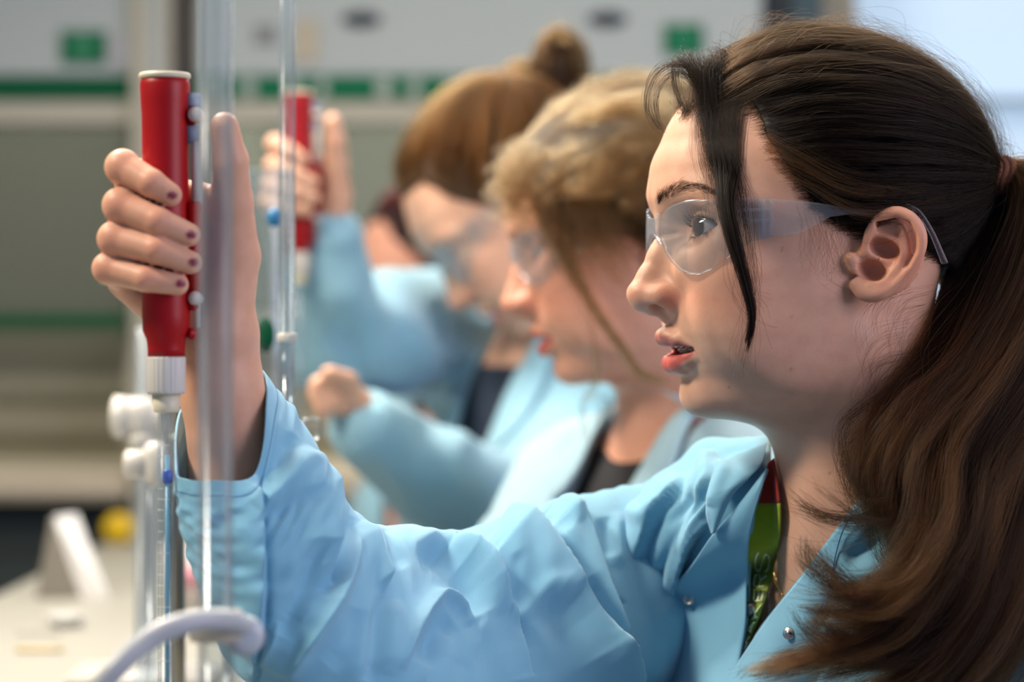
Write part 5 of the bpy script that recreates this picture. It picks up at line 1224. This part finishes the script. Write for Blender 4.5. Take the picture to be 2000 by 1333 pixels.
# ---------------------------------------------------------------- the students behind
def rot_head(yaw, pitch, roll=0.0):
    a, p, r = map(math.radians, (yaw, pitch, roll))
    R = np.array([[-math.cos(a), math.sin(a), 0], [-math.sin(a), -math.cos(a), 0], [0, 0, 1]])
    Pm = np.array([[math.cos(p), 0, math.sin(p)], [0, 1, 0], [-math.sin(p), 0, math.cos(p)]])   # nose down
    Rl = np.array([[1, 0, 0], [0, math.cos(r), -math.sin(r)], [0, math.sin(r), math.cos(r)]])
    return R @ Pm @ Rl
def student(name_label, ho, R, nb, ta, base, coat_label, arms, lips, coat_mat=None, blush=1.0, open_v=None, h=3.2, top_col=None, hand_shift=None, lo=None, hi=None, coat_strokes=(), hands=(), mouth=0.1, lid=0.35, top_z=52):
    ho = np.asarray(ho) * 1000; nb = np.asarray(nb) * 1000
    a = math.radians(ta); TRs = np.array([[-math.cos(a), math.sin(a), 0], [-math.sin(a), -math.cos(a), 0], [0, 0, 1]])
    toH = lambda P: (P - ho) @ R; frH = lambda L: np.asarray(L) @ R.T + ho
    toT = lambda P: (P - nb) @ TRs; frT = lambda L: np.asarray(L) @ TRs.T + nb
    def torso(P, e=0.0):
        T = toT(P).astype(np.float32); U = T.copy(); U[:, 1] = np.abs(U[:, 1])
        f = ell(T, (-6, 0, -220), (98 + e, 156 + e, 205 + e)); f = smin(f, rc(U, (-14, 20, -26), (-10, 148, -74), 34 + e, 40 + e), 26)
        f = smin(f, ell(U, (56, 72, -195), (50 + e, 60 + e, 62 + e)), 30); return f
    cm = coat_mat or M_COAT
    nk0 = frH((-26, 0, -40)); nk1 = frT((-14, 0, -30))
    def body(P):
        f = head_f(toH(P), mouth=mouth, op=lid, neck=False); f = smin(f, rc(P, nk0, nk1, 47, 52), 20); f = smin(f, torso(P), 18)
        for ch in arms: f = smin(f, chain(P, [(*p, r) for p, r in ch['arm']], 6), 14)
        if hand_shift is not None:
            f = smin(f, local(lambda p: smin(hand_f(p), rc(p, M(430, 660, -.072), M(432, 760, -.070), 21.5, 21.8), 8), (P - hand_shift).astype(np.float32), (-245, -150, 1180), (-60, 40, 1400), 30), 6)
        for hf in hands: f = smin(f, hf(P), 6)
        return f
    V, Q = mesh_sdf(body, lo, hi, h); H = toH(V); cols = np.tile(base, (len(V), 1)); near = (np.abs(H) < 140).all(1)
    c2 = cols[near]; head_cols(H[near], base, c2, lips=lips); cols[near] = c2
    root = empty('person', tuple(frH((0, 0, 0)) / 1000 * (1, 1, 0)), name_label, 'person')
    link_mesh('body', V / 1000, Q, M_SKIN, root, cols=cols)
    for sy in (1, -1):
        v, f, c = make_eye(EYE * (1, sy, 1), frH, 0, -.5, srgb(70, 60, 50)[:3], root); link_mesh('eye', v, f, M_EYE, root, cols=c)
    # coat
    def coatf(P):
        f = torso(P, 13)
        for ch in arms:
            if ch['sleeve']: f = smin(f, chain(P, [(*p, r) for p, r in ch['sleeve']], 8), 20)
        return f
    def coatcut(P):
        f = coatf(P); T = toT(P); u = T[:, 2]; half = np.interp(u, [-330, -60, 40], [0, 52, 74]) + 0.0
        cut = np.maximum(np.abs(T[:, 1] - 6) - half, -T[:, 0] - 8); cut = np.maximum(cut, torso(P) - 22); cut = np.minimum(cut, rc(P.astype(np.float32), nk0, nk1, 58, 60))
        return smax(smax(f, -cut, 3), -(torso(P) - 5), 2)
    V, Q = mesh_sdf(coatcut, lo, hi, h)
    gr, _ = grad(coatf, V, 1.2); N = gr / (np.linalg.norm(gr, axis=1)[:, None] + 1e-9); V = folds(V, N * (np.abs(_) < 2)[:, None], list(coat_strokes), 2.2)
    ct = link_mesh('lab_coat', V / 1000, Q, cm, root, label=coat_label)
    # lapels: cloth bands along the opening
    Vc, Qc = mesh_sdf(coatf, lo, hi, 7.0); bv = BVHTree.FromPolygons([Vector(v) for v in Vc.tolist()], [tuple(q) for q in Qc.tolist()])
    for s_ in (1, -1):
        n, k = 30, 8; G = np.zeros((n, k, 3))
        for i, u in enumerate(np.linspace(20, -330, n)):
            half = np.interp(u, [-330, -60, 40], [0, 52, 74])
            for j in range(k):
                y_ = 6 + s_ * (half - 4 + j / (k - 1) * (46 * math.sin(math.pi * (i / n) ** .7) + 8)); o_ = frT((260, y_, u)); d = frT((-60, y_ * .6, u)) - o_; d /= np.linalg.norm(d)
                hit = bv.ray_cast(Vector(o_), Vector(d))[0]; G[i, j] = (np.array(hit) - d * (6 + 3 * math.sin(math.pi * j / (k - 1)))) if hit else (G[i, j - 1] if j else frT((60, y_, u)))
        mb = MB(); mb.grid(G / 1000, .0015); mb.build('lapel', cm, ct)
    n, k = 40, 8; G = np.zeros((n, k, 3)); ax = nk1 - nk0; ax /= np.linalg.norm(ax); u_, v_, _w = frame_of(ax); fw = TRs[:, 0]; fw = fw - ax * (fw @ ax); fw /= np.linalg.norm(fw); sd = np.cross(ax, fw)
    for i, t in enumerate(np.linspace(-2.15, 2.15, n)):
        for j in range(k):
            v = j / (k - 1); r = 60 + 14 * v; G[i, j] = nk1 - ax * (26 - 40 * v - 4 * abs(t)) + (-fw * math.cos(t) + sd * math.sin(t)) * r
    mb = MB(); mb.grid(G / 1000, .0016); mb.build('collar', cm, ct)
    if top_col is not None:
        def top(P): T = toT(P); return smax(smax(torso(P) - 2.5, T[:, 2] + top_z, 6), -(torso(P) + 3), 1)
        V, Q = mesh_sdf(top, lo, hi, h * 1.2); link_mesh('top', V / 1000, Q, top_col, root, label='black top')
    return root, toH, frH, body
def hair_on(root, frH, toH, g, tie, n, mat_, name, hl=0.0, lift=(2, 10), wave=1.0, ncl=200, clump=.7, cap=(.05, .03, .015, 1), rad=1.2e-4, curl=0.0, tone=(.5, .2)):
    def cap_f(P):
        L = toH(P).astype(np.float32); d = (L - SK_C); q = d / (np.linalg.norm(d, axis=1)[:, None] + 1e-6)
        return smax(ell(L, SK_C, SK_R + 3), -(hairline(q) + hl) * 1.25 + 5.0, 3)
    c = frH(SK_C); V, Q = mesh_sdf(cap_f, c - 130, c + 130, 4.0)
    link_mesh('scalp_hair', V / 1000, Q, mat(name + '_underlayer', cap, .7), root)
    P = swept(n, g, tie, m=26, edge=(-1.5 - hl, 2.4 - hl), lift=lift, ncl=ncl, clump=clump, wave=wave)
    if curl:
        t = np.linspace(0, 1, 26)[None]; ph = g.uniform(0, 6.28, ncl)[g.integers(0, ncl, n)][:, None]; am = curl * np.minimum(1, t * 4)
        P[:, :, 2] += am * np.sin(t * 6.28 * 3.2 + ph); P[:, :, 1] += am * .6 * np.cos(t * 6.28 * 3.2 + ph)
    curves_obj('hair', frH(P) / 1000, np.clip((swept.tone + 0 * tone[0]) * 1.5 + (.12 if not curl else -.05), 0, 1), rad, rad * .7, mat_, root)
if want('people'):
    g = np.random.default_rng(11)
    H_BLOND = hair_mat('blond_hair', (0.010, 0.005, 0.002, 1), (0.14, 0.078, 0.031, 1), .36)
    H_GINGER = hair_mat('auburn_hair', (0.008, 0.0035, 0.0012, 1), (0.11, 0.048, 0.013, 1), .32)
    H_RED = hair_mat('dark_red_hair', (0.008, 0.002, 0.003, 1), (0.07, 0.014, 0.014, 1), .35)
    M_BLACK = mat('black_knit', (0.008, 0.009, 0.013, 1), .8)
    LIPS2 = (srgb(188, 78, 74)[:3], srgb(170, 70, 70)[:3])
    # ---- curly blonde student, next in line
    M2 = lambda px, py, y: M(px, py, y + .06)
    R2 = rot_head(3, 10); o2 = Wp(1243, 498, .55)
    nb2 = Wp(1300, 806, .58); T2 = nb2 * 1000
    arms2 = [dict(arm=[(M2(1120, 1030, .58), 30), (M2(980, 1300, .42), 28)], sleeve=[(M2(1125, 960, .60), 56), (M2(1060, 1120, .52), 60), (M2(930, 1330, .42), 56), (M2(800, 1420, .36), 46)])]
    S2 = [('r', 30, 4, [(1060, 1050), (1080, 900), (1150, 800)]), ('r', 26, -4, [(1130, 1040), (1140, 900), (1170, 800)]), ('r', 22, 4, [(960, 1040), (1000, 930), (1040, 850)])]
    p2, toH2, frH2, body2 = student('woman with curly blond hair looking down, between the ponytail and the hair bun', o2, R2, nb2, 34, np.array(srgb(216, 160, 136)[:3]), 'very pale blue lab coat', arms2, LIPS2, coat_mat=fabric_mat('pale_cotton', (.36, .56, .67, 1)), top_col=M_BLACK, top_z=30,
            lo=(-120, 280, 880), hi=(420, 950, 1480), coat_strokes=S2)
    hair_on(p2, frH2, toH2, g, np.array([-100, 0, 40.]), 10000, H_BLOND, 'blond', hl=19.0, lift=(2, 9), wave=4.0, ncl=75, clump=.9, cap=(.03, .017, .008, 1), rad=1.1e-4, curl=8.0)
    D = []
    for k in range(26):   # curly strands at the temple and over the cheek
        x0 = g.uniform(975, 1090); y0 = g.uniform(310, 400)
        D.append(lock(g, [M2(x0 + 40, y0 - 40, .42), M2(x0, y0, .41), M2(x0 - 10, y0 + 30, .40), M2(x0 + 30, y0 + 50, .40)], 30, [4, 7, 8, 6], curl=4, freq=1.5))
    for k in range(22):
        x0 = g.uniform(1060, 1180); L_ = g.uniform(60, 210)
        D.append(lock(g, [M2(x0 + 60, 360, .43), M2(x0, 390, .40), M2(x0 + 15, 390 + L_ * .5, .395), M2(x0 + 60, 390 + L_, .395)], 40, [5, 8, 9, 5], curl=3, freq=1.4))
    D.append(lock(g, [M2(1100, 400, .40), M2(1110, 500, .39), M2(1150, 590, .385), (M2(1210, 670, .385)), M2(1250, 730, .385), M2(1310, 748, .385)], 90, [5, 5, 4, 3, 3, 2], curl=1.5, freq=2))
    D.append(lock(g, [M2(1090, 400, .40), M2(1105, 520, .39), M2(1150, 640, .39), M2(1165, 740, .39), M2(1135, 800, .39), M2(1150, 900, .39)], 14, [5, 5, 4, 3, 3, 3], curl=2, freq=2))
    for k in range(30):
        x0 = g.uniform(1130, 1290); y0 = g.uniform(180, 420)
        D.append(lock(g, [M2(x0 - 60, y0 + 20, .40), M2(x0, y0, .385), M2(x0 + 60, y0 + 8, .385), M2(x0 + 130, y0 + 40, .40)], 26, [4, 8, 8, 5], curl=4, freq=1.6))
    P = push_out(np.vstack(D), lambda q: head_f(toH2(q), neck=False), 2)
    curves_obj('curly_hair', P / 1000, tones(g, len(P), .5, .2), 1.3e-4, 8e-5, H_BLOND, p2)
    make_glasses('safety_glasses', frH2, 'clear safety glasses worn by the curly blond woman', frH2((95, 0, 15)) / 1000, detail=False)
    # ---- student with the hair bun
    R3 = rot_head(3, 40); o3 = Wp(1023, 424, 1.02); nb3 = Wp(1065, 612, 1.08)
    sh3 = np.array(M(585, 338, .88)) - np.array(M(325, 425, PUMP_Y))
    w3 = np.array(M(432, 760, -.070)) + sh3
    arms3 = [dict(arm=[(tuple(w3 - (0, 0, -30)), 21), (tuple(w3), 22), (M(645, 655, .985), 25), (M(915, 660, 1.22), 28)],
                  sleeve=[(tuple(np.array(M(436, 650, -.071)) + sh3), 33), (M(640, 540, .93), 42), (M(650, 660, .98), 54), (M(760, 650, 1.08), 64), (M(900, 640, 1.20), 66)]),
             dict(arm=[(M(1230, 790, 1.05), 28), (M(1000, 1020, .92), 27), (M(720, 830, .74), 24), (M(655, 775, .72), 20)],
                  sleeve=[(M(1230, 770, 1.06), 54), (M(1000, 1010, .92), 56), (M(840, 930, .82), 46), (M(715, 835, .72), 34)])]
    def hand3b(P):
        f = None
        for dx, dy in ((0, 0), (-2, 16), (2, 32), (10, 46)):
            c_ = chain(P, [(*M(672, 748 + dy * .9, .70), 9), (*M(640 + dx, 742 + dy, .685), 8), (*M(618 + dx, 752 + dy, .68), 7)]); f = c_ if f is None else smin(f, c_, 1)
        return smin(smin(f, rc(P, M(700, 800, .71), M(668, 765, .70), 17, 16), 8), rc(P, M(680, 745, .69), M(642, 730, .67), 9, 7), 5)
    S3 = [('r', 34, 6, [(640, 560), (700, 600), (780, 640), (830, 720)]), ('r', 26, -6, [(650, 640), (700, 700), (720, 800)]), ('r', 26, 5, [(760, 540), (800, 640), (860, 720), (880, 840)]),
          ('r', 30, -6, [(860, 580), (880, 700), (850, 800), (830, 940)]), ('r', 26, 5, [(980, 700), (900, 860), (870, 1000)]), ('r', 22, -5, [(700, 900), (780, 1000)])]
    p3, toH3, frH3, body3 = student('woman with an auburn hair bun bowing her head and raising a second red pump', o3, R3, nb3, 38, np.array(srgb(222, 176, 150)[:3]), 'pale blue lab coat', arms3, LIPS2, coat_mat=fabric_mat('faded_cotton', (.27, .51, .65, 1)), top_col=mat('navy_top', (.006, .02, .045, 1), .8),
            lo=(-330, 600, 830), hi=(330, 1400, 1640), hand_shift=sh3, coat_strokes=S3, hands=(hand3b,), h=3.6)
    hair_on(p3, frH3, toH3, g, np.array([-62, 0, 112.]), 6500, H_GINGER, 'auburn', lift=(3, 14), wave=1.5, ncl=150, clump=.7, cap=(.05, .024, .008, 1), rad=1.8e-4)
    D = []
    for cx, cy, rx, ry, n in ((1095, 130, 44, 70, 80), (1020, 165, 36, 36, 50), (1075, 195, 54, 34, 40)):
        for k in range(n):
            a0 = g.uniform(0, 6.28); tl = g.normal() * .5; rr = g.uniform(.55, 1.0)
            pts = [M(cx + rx * rr * math.cos(a0 + q) + 5 * tl * q, cy + ry * rr * math.sin(a0 + q), 1.03 + .030 * math.sin(q * .8 + tl) * (1.1 - rr * .6) + .012 * tl) for q in np.linspace(0, 4.0, 9)]
            D.append(lock(g, pts, 26, [5, 7, 8, 7, 5], frizz=1.5, m=26))
    P = np.vstack(D); bt_ = np.clip(np.repeat(g.beta(1.0, 2.6, len(D)), 26), 0, 1)
    curves_obj('hair_bun', P / 1000, bt_, 1.9e-4, 1.4e-4, H_GINGER, p3)
    mb = MB()
    for cx, cy, r in ((1097, 135, (.021, .019, .033)), (1024, 168, (.017, .016, .017)), (1070, 195, (.027, .02, .017))): mb.sphere(Wp(cx, cy, 1.035), r, 20)
    mb.build('hair_bun_core', mat('bun_core', (.03, .014, .006, 1), .7), p3)
    make_glasses('safety_glasses', frH3, 'clear safety glasses worn by the woman with the hair bun', frH3((95, 0, 15)) / 1000, detail=False)
    make_pump(sh3 / 1000, 'second red pipette pump, held up by the woman with the hair bun')
    c0 = Wp(325, 800, PUMP_Y) + sh3 / 1000; rt = empty('glass_pipette', tuple(c0), 'thin glass pipette hanging under the second red pump', 'pipette'); mb = MB(); hollow(mb, c0, c0 - (0, 0, .25), .0045, .003, 24); mb.build('glass_tube', M_THIN, rt)
    # ---- farthest student, dark red hair
    R4 = rot_head(4, 18); o4 = Wp(868, 552, 1.72); nb4 = Wp(900, 740, 1.80)
    p4, toH4, frH4, body4 = student('farthest woman, with dark red hair, half hidden behind a blue shoulder', o4, R4, nb4, 35, np.array(srgb(214, 160, 138)[:3]), 'pale blue lab coat', [], LIPS2, coat_mat=bpy.data.materials['faded_cotton'], lo=(-330, 1450, 900), hi=(220, 2080, 1480), h=5)
    hair_on(p4, frH4, toH4, g, np.array([-90, 0, 60.]), 3500, H_RED, 'dark_red', hl=-9.0, lift=(3, 11), wave=2, ncl=100, cap=(.012, .004, .004, 1), rad=3e-4)
    D = [lock(g, [M(815 + k * 4, 420, 1.66), M(822 + k * 3, 470, 1.63), M(838 + k * 2, 530, 1.62)], 30, [9, 12, 10], m=26) for k in range(12)]
    curves_obj('side_hair', push_out(np.vstack(D), lambda q: head_f(toH4(q), neck=False), 3) / 1000, tones(g, 360, .3, .15), 3e-4, 2e-4, H_RED, p4)
    make_glasses('safety_glasses', frH4, 'clear safety glasses on the farthest woman with dark red hair', frH4((95, 0, 15)) / 1000, detail=False)
# ---------------------------------------------------------------- lanyard, necklaces
if want('details') and want('coat'):
    M_LAN = fabric_mat('green_ribbon', srgb(158, 184, 34), fuzz=.2, fine=.7)
    def chest(px, py, off):
        o = Vector((0, -1400, 1250)); d = Vector(M(px, py, 0.0)) - o; d.normalize()
        h = SKINB.ray_cast(o, d)[0]
        return np.array(h - d * off) if h else np.array(M(px, py, .05))
    LL = catmull(np.array([(1500, 905), (1488, 950), (1472, 1000), (1458, 1050), (1454, 1100), (1458, 1150), (1461, 1190), (1458, 1230), (1447, 1285), (1440, 1340)], float), 60)
    LR = catmull(np.array([(1512, 895), (1519, 950), (1524, 1000), (1521, 1060), (1512, 1110), (1501, 1150), (1490, 1185), (1477, 1220), (1460, 1262), (1446, 1300)], float), 60)
    G = np.zeros((60, 10, 3))
    for i in range(60):
        for j in range(10):
            v = j / 9; p = LL[i] * (1 - v) + LR[i] * v; G[i, j] = chest(p[0], p[1], 15 + 3 * math.sin(math.pi * v) + 5 * i / 60)
    ln = empty('lanyard', tuple(G[20, 5] / 1000), 'green lanyard with pale letters, worn under the open coat collar', 'lanyard')
    k0 = 12; mb = MB(); mb.grid(box_smooth_open(G, 3)[k0 - 1:] / 1000, .0011); mb.build('ribbon', M_LAN, ln)
    mb = MB(); mb.grid(box_smooth_open(G, 3)[:k0] / 1000, .0011); mb.build('red_ribbon_end', fabric_mat('red_ribbon', srgb(150, 36, 24), fuzz=.2), ln, label='red end of the ribbon')
    Gs = box_smooth_open(G, 3)
    def on_rib(u, v, off=1.7):
        i = min(max(u, 0), 58.999); a = int(i); f = i - a; j = min(max(v, 0), .999) * 9; b = int(j); h = j - b
        p = (Gs[a, b] * (1 - f) + Gs[a + 1, b] * f) * (1 - h) + (Gs[a, b + 1] * (1 - f) + Gs[a + 1, b + 1] * f) * h
        ray = p - np.array([0, -1400, 1250.0]); return p - ray / np.linalg.norm(ray) * off
    # letters read upwards, one above the other, turned a quarter; strokes in a unit box (x along the reading direction, y up)
    GL = {'E': [[(1, 0), (0, 0), (0, 1), (1, 1)], [(0, .5), (.8, .5)]], 'R': [[(0, 0), (0, 1), (.7, 1), (.95, .85), (.95, .65), (.7, .5), (0, .5)], [(.5, .5), (1, 0)]],
          'S': [[(1, .85), (.75, 1), (.25, 1), (0, .82), (.1, .6), (.9, .42), (1, .2), (.75, 0), (.25, 0), (0, .15)]], 'K': [[(0, 0), (0, 1)], [(1, 1), (0, .45)], [(.3, .6), (1, 0)]], 'A': [[(0, 0), (.5, 1), (1, 0)], [(.2, .4), (.8, .4)]], 'M': [[(0, 0), (0, 1), (.5, .3), (1, 1), (1, 0)]]}
    mb = MB(); rows = np.interp([1076, 1112, 1120, 1146, 1153, 1177, 1186, 1212, 1222, 1246, 1256, 1282], LL[:, 1], np.arange(60))
    for q, ch in enumerate('SREKAM'):
        u1, u0 = rows[2 * q], rows[2 * q + 1]
        v0, v1 = (.36, .80) if q < 3 else (.22, .72)
        if ch == 'K': v0, v1 = .35, .85
        for st_ in GL[ch]:
            st_ = np.array(st_, float); st2 = catmull(st_, len(st_) * 5) if ch in 'SR' and len(st_) > 4 else np.vstack([np.linspace(st_[i], st_[i + 1], 5) for i in range(len(st_) - 1)])
            P = [on_rib(u0 + (u1 - u0) * x_, v1 + (v0 - v1) * y_) for x_, y_ in st2]
            mb.tube(np.array(P) / 1000, .00085, 6, flat=.6)
    mb.build('lettering', mat('lettering_print', srgb(240, 242, 200), .8, Specular_IOR_Level=.1), ln)
    # shiny crimp on the ribbon
    c = on_rib(np.interp(1193, LL[:, 1], np.arange(60)), .15, 2.5) / 1000; mb = MB(); mb.sphere(c, (.0048, .0035, .0052), 24); o_ = mb.build('metal_crimp', mat('dark_chrome', srgb(150, 146, 140), .12, 1.0), ln)
    # gold chain and silver chain
    def chainlinks(L, off, pitch, r, th, m_, nm, lab, big=()):
        P = catmull(np.array(L, float), 200); W_ = np.array([chest(x, y, off) for x, y in P]); s = np.concatenate([[0], np.cumsum(np.linalg.norm(np.diff(W_, axis=0), axis=1))]); n = int(s[-1] / pitch)
        root = empty(nm, tuple(W_[0] / 1000), lab, 'necklace')
        mb = MB()
        for k in range(n):
            q = (k + .5) * pitch; c = np.array([np.interp(q, s, W_[:, i]) for i in range(3)]); d = np.array([np.interp(q + 1, s, W_[:, i]) for i in range(3)]) - c; d /= np.linalg.norm(d) + 1e-9
            u, v, _ = frame_of(d, (0, -1, 0)); w_ = u if k % 2 else v; t = np.linspace(0, 2 * np.pi, 17)
            mb.tube([(c + d * pitch * .62 * math.cos(a) + w_ * r * math.sin(a)) / 1000 for a in t], th / 1000, 6, cap=False)
        for f in big:
            q = f * s[-1]; c = np.array([np.interp(q, s, W_[:, i]) for i in range(3)]); d = np.array([np.interp(q + 1, s, W_[:, i]) for i in range(3)]) - c; d /= np.linalg.norm(d) + 1e-9
            mb.lathe((c - d * 2.6) / 1000, (c + d * 2.6) / 1000, [(0, .0003), (.0008, .0011), (.0026, .0013), (.0044, .0011), (.0052, .0003)], 14)
        mb.build('chain', m_, root); return root
    chainlinks([(1505, 1100), (1509, 1118), (1517, 1140), (1526, 1158), (1538, 1185)], 1.5, 1.9, .8, .28, mat('gold', (1.0, .62, .18, 1), .18, 1.0), 'gold_necklace', 'thin gold chain with small gold beads against the bare chest', big=(.30, .46))
    chainlinks([(1497, 1150), (1500, 1170), (1504, 1190), (1500, 1215)], 1.5, 1.7, .9, .22, mat('silver', (.85, .83, .8, 1), .2, 1.0), 'silver_necklace', 'fine silver chain hanging just below the gold one')
